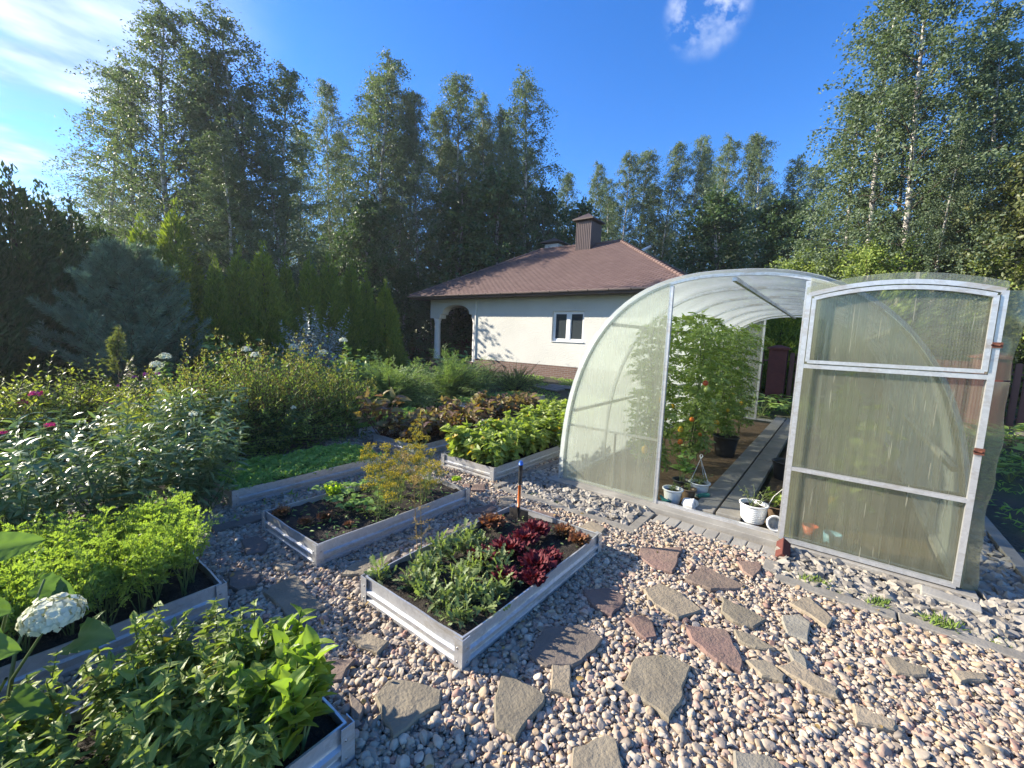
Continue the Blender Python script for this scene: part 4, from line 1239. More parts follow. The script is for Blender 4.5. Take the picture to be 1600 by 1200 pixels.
def fence(p0, p1, h, label, group=None):
    p0, p1 = np.array(p0, float), np.array(p1, float)
    L = np.linalg.norm(p1-p0)
    root = empty('metal_fence', (p0[0], p0[1], 0), label, 'fence', group, math.atan2(p1[1]-p0[1], p1[0]-p0[0]))
    g = Geo()
    x = 0.03
    while x+.1 < L:
        g.box(x, x+.016, -.012, .012, .06, h); g.box(x+.016, x+.088, -.02, -.014, .06, h+.01); g.box(x+.088, x+.104, -.012, .012, .06, h)
        x += .142
    g.build('picket_panel', MAT['fence'], root)
    for z in (.28, h-.22):
        g = Geo(); g.box(0, L, .013, .05, z-.02, z+.02); g.build('rail', MAT['fence'], root)
    g = Geo(); g.box(0, L, -.06, .06, -.05, .05); g.build('footing', MAT['concrete_dark'], root)
def pillar(x, y, h, label):
    root = empty('brick_pillar', (x, y, 0), label, 'pillar', 'brick fence pillars')
    g = Geo(); g.box(-.2, .2, -.2, .2, -.05, h); g.build('shaft', MAT['brickred'], root)
    g = Geo()
    g.prism([(-.25, -.25), (.25, -.25), (.25, .25), (-.25, .25)], h+.002, h+.05); g.prism([(-.25, -.25), (.25, -.25), (.25, .25), (-.25, .25)], h+.051, h+.12, top=[(-.04, -.04), (.04, -.04), (.04, .04), (-.04, .04)])
    g.build('cap', MAT['brickred'], root)
FG = 'metal picket fences'
fence((-1.05, 13.2), (2.3, 13.2), 1.42, 'red brown metal fence seen through the greenhouse door sheet', FG)
fence((2.7, 13.2), (6.2, 13.2), 1.42, 'sunlit red brown metal fence at the right edge of the photo', FG)
fence((-4.3, 13.2), (-1.5, 13.2), 1.42, 'dark metal fence seen through the far end of the greenhouse', FG)
pillar(-1.28, 13.2, 1.5, 'red pillar seen through the far doorway of the greenhouse')
pillar(2.5, 13.2, 1.5, 'red pillar behind the open greenhouse door')
fl0, fl1 = polar(655, 530, 27)[:2], polar(760, 530, 27)[:2]
pl = polar(640, 530, 26.8)
pillar(pl[0], pl[1], 1.42, 'red pillar just left of the house porch')
fence((pl[0]+.3, pl[1]+.1), (pl[0]+6.3, pl[1]+1.3), 1.3, 'dark metal fence seen through the house porch', FG)
fence((pl[0]-5.3, pl[1]-1.2), (pl[0]-.3, pl[1]-.1), 1.3, 'dark metal fence behind the conifers left of the porch', FG)

# spade -------------------------------------------------------------------------
sx_, sy_ = -1.925, 2.66
spade = empty('spade', (sx_, sy_, .12), 'short spade with orange shaft and blue tipped black grip stuck in the lettuce bed', 'spade', None, R(8))
g = Geo(); g.tube([(0, 0, .10), (0, .004, .30)], [.0125, .012], 10); g.build('shaft', MAT['orange'], spade)
g = Geo(); g.tube([(0, .004, .29), (0, .005, .31), (0, .008, .40), (0, .010, .455)], [.0125, .0165, .0155, .0175], 12); g.build('grip', MAT['black_plastic'], spade)
g = Geo(); g.tube([(0, .010, .455), (0, .0103, .475), (0, .0105, .487)], [.0185, .018, .010], 12); g.build('end_cap', MAT['blue'], spade)
g = Geo()
xs = np.linspace(-.085, .085, 9); zs = np.linspace(-.13, .085, 7)
X, Z = np.meshgrid(xs, zs, indexing='ij')
g.grid(X, .010*(1-(X/.085)**2)*-1+.003, Z); g.grid(X, .010*(1-(X/.085)**2)*-1+.006, Z)
g.box(-.085, .085, -.003, .010, .0855, .089)
g.tube([(0, 0, -.02), (0, 0, .11)], [.008, .0145], 10); g.build('blade', MAT['dark_steel'], spade)

# pots and odds and ends -----------------------------------------------------------
PG = 'pots inside the greenhouse door'
pot('flower_pot', (-1.17, 4.20, .015), .088, .135, MAT['white_plastic'], 'plain white pot against the left door post of the greenhouse', group=PG)
pot('flower_pot', (-1.075, 4.42, .015), .068, .10, MAT['brown_plastic'], 'small brown pot standing between two white pots', group=PG)
pot('flower_pot', (-1.02, 4.60, .015), .095, .135, MAT['white_plastic'], 'white hanging pot with white wires standing beside the walkway', group=PG)
pot('flower_pot', (-1.20, 4.60, .015), .085, .12, MAT['black_plastic'], 'black pot behind the plain white pot at the greenhouse door', group=PG)
rp = pot('flower_pot', (-.465, 4.17, .05), .105, .155, MAT['white_plastic'], 'ribbed white pot with a leggy plant on the greenhouse threshold', 9, group=PG)
pot('flower_pot', (-.33, 4.45, .015), .10, .13, MAT['brown_plastic'], 'pot with a bright green plant behind the door frame', group=PG)
b = pot('bucket', (-1.16, 6.55, .015), .165, .27, MAT['black_plastic'], 'large black bucket at the foot of the tomato row', taper=.74)
b['category'] = 'bucket'
b = pot('bucket', (-.37, 5.95, .015), .15, .2, MAT['black_plastic'], 'black bucket beyond the right side of the walkway', taper=.8); b['category'] = 'bucket'
c = pot('plastic_cup', (-.315, 4.10, .115), .055, .10, MAT['white_plastic'], 'white cup lying tipped against the door frame', soil=False); c.rotation_euler = (R(75), 0, R(20)); c['category'] = 'cup'
g = Geo()
rng = np.random.default_rng(8)
g.lathe([(0, 0), (.05, .0), (.056, .03), (.052, .07), (.057, .10), (.045, .115), (0, .11)], n=14)
g.V[0] = g.V[0]+rng.normal(size=g.V[0].shape)*.004
o = g.build('crumpled_bag', MAT['bag'], None, (-1.03, 4.13, .075)); o.rotation_euler = (R(80), R(0), R(70))
tag(o, 'crumpled white bag on the greenhouse threshold', 'bag')
g = Geo(); g.tube([(-1.255, 4.09, .10), (-1.22, 4.08, .07), (-1.17, 4.075, .06), (-1.14, 4.07, .075)], [.012, .02, .018, .01], 8); tag(g.build('cloth', MAT['teal']), 'teal cloth beside the left door post', 'cloth')
g = Geo()
for k in range(4): g.tube([(-.985+.01*k, 4.36+.02*k, .09), (-.955+.012*k, 4.40+.02*k, .10), (-.92+.01*k, 4.43+.02*k, .085)], [.008, .012, .009], 8)
g.tube([(-.97, 4.38, .085), (-.90, 4.47, .085)], [.02, .022], 8); tag(g.build('garden_glove', MAT['teal']), 'teal garden glove on the edge of the walkway', 'glove')
g = Geo()
for q in ((-1.10, 4.55), (-.94, 4.62), (-1.00, 4.70)): g.tube([(q[0], q[1], .16), (-1.035, 4.62, .40)], .0035, 5)
g.tube([(-1.035, 4.62, .40), (-1.045, 4.62, .435), (-1.03, 4.62, .455), (-1.015, 4.62, .435), (-1.035, 4.62, .40)], .005, 5); tag(g.build('pot_hanger', MAT['rope']), 'white wire hanger rising from a white pot', 'hanger')
g = Geo(); g.tube([(-.40, 4.33, .10), (-.33, 4.22, .30), (-.255, 4.13, .42)], .004, 5); tag(g.build('cord', MAT['rope']), 'white cord slanting up to the door frame behind the ribbed pot', 'cord')
g = Geo(); g.lathe([(0, 0), (.05, 0), (.06, .10), (.052, .10), (.045, .01)], n=18); tag(g.build('plastic_tub', MAT['red_plastic'], None, (-.05, 4.25, .015)), 'blurred red tub behind the door sheet', 'tub')
g = Geo(); g.lathe([(0, 0), (.055, 0), (.065, .09), (.057, .09), (.05, .01)], n=18); tag(g.build('plastic_tub', MAT['lightblue'], None, (.10, 4.22, .015)), 'blurred blue tub behind the door sheet', 'tub')

# ------------------------------------------------------------------ plants in the beds
def plant(name, label, cat, parts, loc=(0, 0, 0), group=None, rz=0, sc_=1.0):
    root = empty(name, loc, label, cat, group, rz)
    root.scale = (sc_,)*3 if not isinstance(sc_, tuple) else sc_
    for pn, g, m in parts:
        if g.n:
            g.build(pn, m, root)
    return root
def disc(rng, n, r):
    a = rng.random(n)*6.283; q = r*np.sqrt(rng.random(n))
    return np.column_stack([q*np.cos(a), q*np.sin(a), np.zeros(n)])
def multiply(protos, spots, label, group, rng, smin=.85, smax=1.15):
    """first the prototypes themselves, then copies of them and of their parts"""
    outl = []
    for i, (x, y, z) in enumerate(spots):
        o = protos[i] if i < len(protos) else copy_tree(protos[rng.integers(len(protos))])
        k = smin+(smax-smin)*rng.random()
        o.location, o.scale, o.rotation_euler = (x, y, z), (k, k, k*(.9+.2*rng.random())), (0, 0, rng.random()*6.283)
        o['label'] = label if isinstance(label, str) else label[i]
        o['group'] = group
        outl.append(o)
    return outl
def fill(x0, x1, y0, y1, nx, ny, z, rng, j=.35):
    P = []
    for i in range(nx):
        for k in range(ny):
            P.append((x0+(x1-x0)*(i+.5+rng.normal()*j*.5)/nx, y0+(y1-y0)*(k+.5+rng.normal()*j*.5)/ny, z))
    return [P[i] for i in rng.permutation(len(P))]

def mk_carrot(seed):
    rng = np.random.default_rng(seed); S, L = Geo(), Geo()
    n = 9
    b = disc(rng, n, .015); a = np.arange(n)*2.4+rng.random(n)
    t = np.column_stack([np.cos(a)*.13*rng.random(n)**.5, np.sin(a)*.13*rng.random(n)**.5, .24+.16*rng.random(n)])
    compound(rng, S, L, b, t, 6, .085, 9, 'rh', .024, .013, start=.42, sag=.03, r=.0028)
    return plant('carrot_plant', '', 'carrot plant', [('stalks', S, MAT['stem']), ('leaves', L, MAT['carrot'])])
rng = np.random.default_rng(21)
multiply([mk_carrot(i) for i in range(4)], fill(-3.36, -2.63, -.55, .74, 6, 11, .12, rng), 'carrot plant with feathery bright green top in the dense carrot bed', 'carrots in the long bed', rng)

def mk_spinach(seed):
    rng = np.random.default_rng(seed); S, L = Geo(), Geo()
    n = 6
    b = disc(rng, n, .03); n = 10; b = disc(rng, n, .03); t = disc(rng, n, .15); t[:, 2] = .18+.19*rng.random(n)
    shoots(rng, S, L, b, t, 12, 'fine_tri', .068, .046, start=.15, elev=.15, fold=.14, curl=.35, per=2, r=.005, taper=.5)
    return plant('spinach_plant', '', 'spinach plant', [('stems', S, MAT['stem']), ('leaves', L, MAT['spinach'])])
rng = np.random.default_rng(22)
multiply([mk_spinach(30+i) for i in range(4)], fill(-2.05, -1.48, -.62, .62, 4, 8, .12, rng), 'spreading spinach plant with pointed dark green leaves in the nearest bed', 'pointed leaved spinach in the nearest bed', rng)
o = multiply([mk_spinach(36)], [(-1.36, .48, .12)], 'low pointed spinach plant against the right side of the nearest bed', None, rng)[0]
del o['group']
def mk_chard(seed):
    rng = np.random.default_rng(seed); S, L = Geo(), Geo()
    n = 7
    b = disc(rng, n, .03); t = disc(rng, n, .11); t[:, 2] = .22+.16*rng.random(n)
    shoots(rng, S, L, b, t, 6, 'fine_ovate', .085, .058, start=.3, elev=.65, fold=.22, curl=.35, per=2, r=.006, taper=.15)
    return plant('chard_plant', '', 'leafy plant', [('stems', S, MAT['stem']), ('leaves', L, MAT['chard'])])
rng = np.random.default_rng(23)
multiply([mk_chard(40+i) for i in range(3)], [(-1.37, .62, .12), (-1.50, .70, .12), (-1.68, .71, .12), (-1.46, .58, .12)],
         ['bright yellow green leafy plant at the very corner of the nearest bed', 'bright yellow green leafy plant second from the corner of the nearest bed', 'bright leafy plant on the far end of the nearest bed farthest from its corner', 'bright yellow green plant just behind the corner plant of the nearest bed'], 'bright leafy plants at the bed corner', rng)

def mk_bean(seed, far=False):
    rng = np.random.default_rng(seed); S, L = Geo(), Geo()
    n = 10
    b = disc(rng, n, .03); t = disc(rng, n, .18); t[:, 2] = .18+.22*rng.random(n)
    shoots(rng, S, L, b, t, 5, 'fine_heart', .088, .078, start=.25, elev=.1, fold=.10, curl=.35, per=3, r=.0035, taper=.2)
    return plant('bean_plant', '', 'bean plant', [('stems', S, MAT['stem']), ('leaves', L, MAT['bean'])])
rng = np.random.default_rng(24)
pb = [mk_bean(50+i) for i in range(4)]
multiply(pb, fill(-3.60, -2.86, 3.42, 4.92, 4, 8, .12, rng), 'bean plant with broad yellow green leaves in the bed beside the greenhouse corner', 'beans in the bed beside the greenhouse', rng)
c_ = copy_tree(pb[0])
multiply([c_], fill(-4.05, -3.03, 5.42, 7.85, 5, 10, .12, rng), 'bean plant with fresh green leaves in the rear bean bed towards the house', 'beans in the rear bed', rng, .8, 1.05)
def mk_beet(seed):
    rng = np.random.default_rng(seed); S, L = Geo(), Geo()
    n = 12
    b = disc(rng, n, .03); t = disc(rng, n, .2); t[:, 2] = .15+.27*rng.random(n)
    shoots(rng, S, L, b, t, 3, 'oval', .12, .075, start=.55, elev=.5, fold=.2, curl=.5, per=2, r=.005, taper=.2)
    return plant('beet_plant', '', 'beet plant', [('stalks', S, MAT['redstem']), ('leaves', L, MAT['beet'])])
rng = np.random.default_rng(25)
pt_ = [mk_beet(60+i) for i in range(3)]
multiply(pt_, fill(-4.95, -4.14, 3.45, 4.9, 3, 6, .12, rng), 'beet plant with dark red and green leaves in the bed left of the beans', 'beets in the bed left of the beans', rng)
o = multiply([copy_tree(pt_[1])], [(-4.92, 3.5, .13)], 'tall yellowing beet plant at the near corner of the beet bed', None, rng, 1.5, 1.6)[0]; del o['group']
multiply([copy_tree(pt_[0])], fill(-5.15, -4.5, 5.45, 6.85, 3, 5, .12, rng), 'bronze leaved plant in the bed behind the beets', 'bronze plants behind the beets', rng)

def ground_cover(key, z, n, label, seed, dense=.02):
    x0, x1, y0, y1 = BEDS[key]
    rng = np.random.default_rng(seed); L = Geo()
    x = x0+.006+(x1-x0-.012)*rng.random(n); y = y0+.006+(y1-y0-.012)*rng.random(n)
    hh = .03+.02*np.sin(x*11)*np.cos(y*9)+.014*np.sin(x*37+y*29)
    zz = z+hh*rng.random(n)**.4
    D = rv(rng, n); D[:, 2] = np.abs(D[:, 2])*.4+.12
    Nn = np.array([0, 0, 1.0])+rng.normal(size=(n, 3))*.35
    add_leaves(L, 'oval', np.column_stack([x, y, zz]), D, Nn, .026+.016*rng.random(n), .017+.006*rng.random(n), rng, .15, .3)
    return tag(L.build('ground_cover', MAT['cover']), label, None, None, 'stuff')
ground_cover('E', .148, 11000, 'level mat of small green leaves filling a bed', 1)
ground_cover('H', .148, 9000, 'green mat of leaves in the bed by the juniper', 2)
ground_cover('K', .152, 5000, 'green mat of leaves in the far bed', 3)

def mk_rocket(seed):
    rng = np.random.default_rng(seed); S, L = Geo(), Geo()
    n = 17
    b = disc(rng, n, .03); t = disc(rng, n, .075); t[:, 2] = .03+.075*rng.random(n)
    shoots(rng, S, L, b, t, 2, 'lobed', .068, .026, start=.35, elev=.75, fold=.12, curl=.3, per=1, r=.002, taper=.1)
    return plant('rocket_plant', '', 'salad plant', [('stalks', S, MAT['stem']), ('leaves', L, MAT['rocket'])])
rng = np.random.default_rng(26)
sp = [p for p in fill(-2.03, -1.31, 1.42, 2.18, 6, 6, .12, rng) if p[1] < 2.2-(p[0]+2.05)*.35]
multiply([mk_rocket(70+i) for i in range(4)], sp, 'rocket plant with jagged green leaves in the near half of the lettuce bed', 'rocket in the lettuce bed', rng)

def mk_lettuce(seed, R_=.10, h=.11, n=32):
    rng = np.random.default_rng(seed); L = Geo()
    for i in range(n):
        t = i/n
        a = i*2.4+rng.normal()*.2
        ln = R_*(.62+.42*t)*(.85+.3*rng.random()); wd = R_*(1.0+.45*t)
        el = 1.3-.72*t
        u = np.linspace(0, 1, 8); v = np.linspace(-1, 1, 25)
        U, V = np.meshgrid(u, v, indexing='ij')
        ph = rng.random()*6
        ru = .12*U**1.2*np.sin(V*8+ph+U*3)*ln+.085*U**1.6*np.sin(V*19+ph*2+U*7)*ln
        edge = (U**2)*(1-.30*V*V+.07*np.sin(V*17+ph))
        x = ln*(.15*U+.85*edge)*math.cos(el)+.0; z = ln*(.2*U+.8*U)*math.sin(el)+ru*.9-ln*.25*t*U**3
        y = V*wd*.5*U**.6
        xx = x+ru*.5
        X = xx*math.cos(a)-y*math.sin(a); Y = xx*math.sin(a)+y*math.cos(a)
        L.grid(X+rng.normal()*.004, Y, z+.012*rng.random(), rnd=rng.random())
    return L
LS = [(770, 824, 'lettuce_brown', 'bronze frilly lettuce beside the spade blade', 1.0), (838, 838, 'lettuce', 'dark red lettuce just in front of the spade blade', 1.1), (752, 880, 'lettuce', 'dark red lettuce nearest the left side of its bed', 1.0),
      (795, 868, 'lettuce', 'dark red lettuce in the centre of its bed', 1.15), (790, 912, 'lettuce', 'bronze red lettuce nearest to the rocket plants', .9), (838, 892, 'lettuce', 'crimson lettuce right of the central dark red lettuce', 1.15),
      (832, 912, 'lettuce', 'dark red lettuce at the right rail closest to the rocket', .85), (858, 880, 'lettuce', 'bright crimson lettuce touching the right rail of the bed', .9), (820, 850, 'lettuce', 'dark red lettuce between the spade and the centre of the bed', 1.0), (880, 836, 'lettuce_brown', 'greenish bronze lettuce in the far right part of the spade bed', .8), (904, 850, 'lettuce_brown', 'small rusty lettuce at the far right rail of the spade bed', .8)]
LM = [mk_lettuce(i) for i in (1, 2, 3)]
protos = {}
for i, (x, y, m, lb, s) in enumerate(LS):
    k = (i % 3, m)
    if k not in protos:
        o = LM[i % 3].build('lettuce', MAT[m]); protos[k] = o
    else:
        o = protos[k].copy(); C.objects.link(o)
    o.location = gp(x, y, .13); o.scale = (s*1.12, s*1.12, s*1.15); o.rotation_euler[2] = i*1.7
    tag(o, lb, 'lettuce', 'lettuces in the spade bed')
for x, y, m, lb, s in ((440, 806, 'lettuce_brown', 'bronze lettuce in the near corner of the dill bed', .8), (477, 819, 'lettuce_brown', 'small bronze lettuce a step in from the near corner of the dill bed', .65), (508, 812, 'lettuce_brown', 'bronze green lettuce beside the strawberry plants', .75),
                       (713, 752, 'lettuce_green', 'bright yellow green lettuce at the far corner of the dill bed', .62), (545, 822, 'lettuce_brown', 'tiny bronze lettuce by the long rail of the dill bed', .45)):
    k = (1, m)
    if k not in protos:
        o = LM[1].build('lettuce', MAT[m]); protos[k] = o
    else:
        o = protos[k].copy(); C.objects.link(o)
    o.location = gp(x, y, .13); o.scale = (s,)*3; o.rotation_euler[2] = x
    tag(o, lb, 'lettuce', 'lettuces in the dill bed')

def mk_dill(seed, dry=False, H=.62, thin=False):
    rng = np.random.default_rng(seed); S, L, Fl = Geo(), Geo(), Geo()
    n = 2 if thin else 4
    b = disc(rng, n, .03); t = disc(rng, n, .11); t[:, 2] = H*(.75+.35*rng.random(n))
    compound(rng, S, L, b, t, 4 if thin else 6, .10, 12, 'rh', .028, .0035, start=.12, sag=0, r=.0035, taper=.5)
    for p in t:
        for k in range(2 if thin else 3):
            c = p+np.array([rng.normal()*.05, rng.normal()*.05, -.07*k])
            m = 16
            a = rng.random(m)*6.283; q = .055*np.sqrt(rng.random(m))
            ends = c+np.column_stack([q*np.cos(a), q*np.sin(a), .035-.25*q])
            for e_ in ends:
                S.tube([c-[0, 0, .02], e_], .0008, 3, 0, False, False)
            for e_ in ends:
                P = e_+rng.normal(size=(7, 3))*.006
                add_leaves(Fl, 'rh', P, rv(rng, 7)+UP*.6, rv(rng, 7)+UP, .009, .008, rng)
    return plant('dill_plant', '', 'dill', [('stems', S, MAT['dill_dry' if dry else 'stem']), ('leaves', L, MAT['dill_dry' if dry else 'dill']), ('flower_umbels', Fl, MAT['dill_dry' if dry else 'dill_flower'])])
rng = np.random.default_rng(27)
DS = [(-2.72, 1.92, .12), (-2.80, 2.14, .12), (-3.0, 2.3, .12), (-2.72, 2.36, .12), (-3.15, 2.45, .12), (-2.88, 2.55, .12), (-3.2, 2.66, .12), (-3.22, 2.2, .12)]
multiply([mk_dill(80+i, H=.36) for i in range(3)], DS, 'dill plant with yellow flower umbels among the others in its bed', 'yellow flowering dill', rng, .85, 1.2)
o = mk_dill(85, True, .72, True); o.location = gp(655, 868, .12); o['label'] = 'thin dried tan dill stalk rising from the rocket beside the bed rail'
o = mk_dill(86, False, .62, True); o.location = (-3.25, 2.72, .12); o['label'] = 'single thin dill stalk at the far left of its bed'
def mk_straw(seed):
    rng = np.random.default_rng(seed); S, L, Fr = Geo(), Geo(), Geo()
    n = 8
    b = disc(rng, n, .015); t = disc(rng, n, .11); t[:, 2] = .06+.09*rng.random(n)
    for bb, tt in zip(b, t):
        S.tube([bb, (bb+tt)/2+[0, 0, .02], tt], .002, 4, 0, True, False)
        a = math.atan2(tt[1], tt[0])
        D = np.array([[math.cos(a+d), math.sin(a+d), .15] for d in (-1.1, 0, 1.1)])
        add_leaves(L, 'oval', np.repeat(tt[None], 3, 0), D, np.repeat(UP[None], 3, 0)+rng.normal(size=(3, 3))*.15, .062, .052, rng, .15, .25)
    return plant('strawberry_plant', '', 'strawberry plant', [('stalks', S, MAT['stem']), ('leaves', L, MAT['straw'])])
rng = np.random.default_rng(28)
multiply([mk_straw(90), mk_straw(91)], [gp(540, 795, .12), gp(563, 800, .12), gp(583, 798, .12), gp(552, 775, .12), gp(520, 782, .12)],
         ['strawberry plant in the middle of the bare soil beside the bronze lettuces', 'strawberry plant next to the dill with a small red berry', 'strawberry plant with dark broad leaves close under the dill', 'strawberry plant at the rear rail of the dill bed', 'strawberry plant left of the others near the rear rail of the dill bed'], 'strawberry plants in the dill bed', rng, .8, 1.1)
rng = np.random.default_rng(29)
S, L = Geo(), Geo(); compound(rng, S, L, disc(rng, 9, .02), disc(rng, 9, .07)+UP*.13, 3, .05, 5, 'oval', .03, .025, start=.5, r=.003)
plant('celery_plant', 'bright green celery plant at the rear rail of the dill bed', 'celery plant', [('stalks', S, MAT['stem']), ('leaves', L, MAT['lettuce_green'])], gp(520, 782, .12))
# weeds on the soil of the two front beds
for key, m, n, sd in (('A', 'rocket', 220, 3), ('B', 'straw', 260, 4)):
    x0, x1, y0, y1 = BEDS[key]
    rng = np.random.default_rng(sd); L = Geo()
    P = np.column_stack([x0+.05+(x1-x0-.1)*rng.random(n), y0+.05+(y1-y0-.1)*rng.random(n), .135+.02*rng.random(n)])
    D = rv(rng, n); D[:, 2] = abs(D[:, 2])*.5
    add_leaves(L, 'oval', P, D, UP+rng.normal(size=(n, 3))*.3, .018+.03*rng.random(n), .014, rng)
    tag(L.build('seedling_weeds', MAT[m]), 'small seedlings scattered on the bed soil', None, None, 'stuff')

# ------------------------------------------------------------------ border shrubs and perennials
def mk_phlox(seed, n=27, H=.9, rad=.36):
    rng = np.random.default_rng(seed); S, L = Geo(), Geo()
    b = disc(rng, n, .13); t = b*1.0+disc(rng, n, rad); t[:, 2] = H*(.78+.3*rng.random(n))
    shoots(rng, S, L, b, t, 17, 'oval', .115, .033, start=.22, elev=.25, fold=.10, curl=.38, per=2, r=.0045, taper=.3)
    return S, L, t
def phlox(seed, x, y, label, fl=None, nfl=0, H=.9, lm='phlox'):
    S, L, t = mk_phlox(seed, H=H*.9)
    parts = [('stems', S, MAT['stem']), ('leaves', L, MAT[lm])]
    rng = np.random.default_rng(seed+500)
    r = plant('phlox', label, 'phlox', parts, (x, y, 0), 'tall phlox in the border')
    for k in range(nfl):
        Fl = Geo(); flower_ball(Fl, rng, t[k]+[0, 0, .02], .032, 30, .022, .8); Fl.build('flower_head', MAT[fl], r)
    return r
phlox(101, -4.02, .12, 'phlox with grey green narrow leaves rising behind the carrots at the left edge', None, 0, .86)
phlox(102, -4.05, .62, 'phlox with grey green leaves standing over the middle of the carrot bed', None, 0, .90)
phlox(103, -4.10, 1.08, 'leafy phlox at the corner of the level green bed', None, 0, .86)
phlox(104, -4.62, .30, 'phlox with two pink flower heads at the left edge of the photo', 'petal_pink', 3, .95)
phlox(105, -4.66, .82, 'phlox in the middle of the border with bright young tips', None, 0, .98)
phlox(106, -4.75, 1.22, 'phlox with small white flowers near the spirea', 'petal_white', 1, 1.0)
phlox(107, -5.25, .95, 'pale green phlox rising between the front phlox and the spirea', None, 0, 1.02, 'weigela')
phlox(108, -5.30, 1.6, 'phlox with a tall white flowering stem in front of the spirea', 'petal_white', 2, 1.05)
phlox(109, -4.0, -.35, 'phlox with pink flowers low at the left edge of the photo', 'petal_pink', 3, .62)
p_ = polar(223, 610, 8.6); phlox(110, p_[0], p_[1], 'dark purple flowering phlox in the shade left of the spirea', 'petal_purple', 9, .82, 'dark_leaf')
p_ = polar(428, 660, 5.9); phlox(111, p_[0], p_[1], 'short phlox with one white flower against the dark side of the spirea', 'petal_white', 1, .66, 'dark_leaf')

def mk_bush(seed, rx, h, ns, nodes, tpl, L_, W_, start=.35, elev=.4, tips=0, low=.05, per=2, fold=.12, curl=.2, base=.18):
    rng = np.random.default_rng(seed); S, L, T = Geo(), Geo(), Geo()
    t = dome(rng, ns, rx, rx, h, low, .35); b = disc(rng, ns, rx*base)
    t += rng.normal(size=t.shape)*.05*h*np.array([.6, .6, 1])
    t[:, 2] = np.maximum(t[:, 2], .08)
    shoots(rng, S, L, b, t, nodes, tpl, L_, W_, start, elev, fold, curl, .04, per, .006, .25)
    if tips:
        hi = t[t[:, 2] > h*.45]
        hi = hi[rng.permutation(len(hi))[:tips]]
        for p in hi:
            m = 12
            P = p+np.column_stack([rng.normal(size=(m, 2))*.02, rng.random(m)*.12-.02])
            add_leaves(T, 'rh', P, rv(rng, m)+UP*.9, rv(rng, m), .035, .014, rng)
    return S, L, T, t
def bush(name, label, cat, x, y, geo, leaf, bark='twig', tipname='young_shoots', tip=None, group=None, rz=0):
    S, L, T = geo[:3]
    parts = [('branches', S, MAT[bark]), ('foliage', L, MAT[leaf])]
    if T.n and tip:
        parts.append((tipname, T, MAT[tip]))
    return plant(name, label, cat, parts, (x, y, 0), group, rz)
SP = 'spirea shrubs'
for sd, x, y, d, h, r, lb, lf in ((121, 310, 560, 6.1, 1.14, .9, 'spirea with rusty flower heads and reddish tips next to the phlox', 'spirea'), (122, 408, 545, 6.5, 1.50, 1.12, 'tallest spirea with rusty flower heads and orange tips', 'spirea'),
                               (123, 508, 580, 7.0, 1.06, .9, 'dark green side of the spirea thicket in front of the juniper', 'spirea')):
    p = polar(x, y, d)
    gq = mk_bush(sd, r*1.08, h, 700, 17, 'rh', .052, .025, .2, .6, 130, .02)
    root = bush('spirea', lb, 'spirea', p[0], p[1], gq, lf, tip='spirea_tip', group=SP)
    if sd != 123:
        rng = np.random.default_rng(sd); Dr = Geo()
        hi = gq[3][gq[3][:, 2] > h*.35]
        for q in hi[rng.permutation(len(hi))[:85]]:
            P = q+np.column_stack([rng.normal(size=(16, 2))*.032, rng.normal(size=16)*.012])
            add_leaves(Dr, 'rh', P, rv(rng, 16)+UP*.3, rv(rng, 16)+UP, .016, .014, rng)
        Dr.build('dried_flowers', MAT['dry'], root)
for sd, x, d, h, lb in ((131, 10, 7.0, 1.12, 'yellow green weigela at the left edge of the photo'), (132, 105, 7.4, 1.10, 'yellow green weigela with a pink flower next to the thuja sapling'), (133, -80, 6.6, 1.1, 'yellow green weigela mostly cut off by the left edge')):
    p = polar(x, 600, d)
    root = bush('weigela', lb, 'weigela', p[0], p[1], mk_bush(sd, .9, h, 300, 13, 'oval', .064, .030, .3, .5), 'weigela', group='weigelas at the left')
    if sd == 132:
        rng = np.random.default_rng(sd)
        for k in range(3):
            Fl = Geo(); flower_ball(Fl, rng, (.62-.1*k, -.3-.4*(k % 2)+.3*k, .78-.1*k), .05, 30, .03); Fl.build('flower_head', MAT['petal_pink'], root)
# junipers
for sd, x, y, r, h, lb in ((141, -7.5, 5.5, 1.35, 1.12, 'spreading juniper with arching feathery sprays, the nearer one'), (142, -7.55, 7.3, 1.4, 1.2, 'spreading juniper with arching sprays, the one nearer to the house')):
    rng = np.random.default_rng(sd); S, L = Geo(), Geo()
    n = 230
    t = dome(rng, n, r, r, h, .16, .45); t[:, :2] += np.array([.25, .05]); b = disc(rng, n, .2)
    compound(rng, S, L, b, t, 15, .17, 12, 'rh', .045, .012, start=.25, sag=.10, r=.006, taper=.45)
    plant('juniper', lb, 'juniper', [('branches', S, MAT['twig']), ('sprays', L, MAT['juniper'])], (x, y, 0), 'spreading junipers')
# low mound before the house wall
p = (-7.5, 9.9)
for i, (dx, dy, s, lb) in enumerate(((0, 0, 1.12, 'low rounded yellow green shrub before the house wall'), (-1.5, .3, .95, 'smaller rounded shrub beside the junipers before the house wall'))):
    bush('low_shrub', lb, 'shrub', p[0]+dx, p[1]+dy, mk_bush(150+i, .95*s, .78*s, 240, 11, 'rh', .05, .02, .3, .7), 'mound')
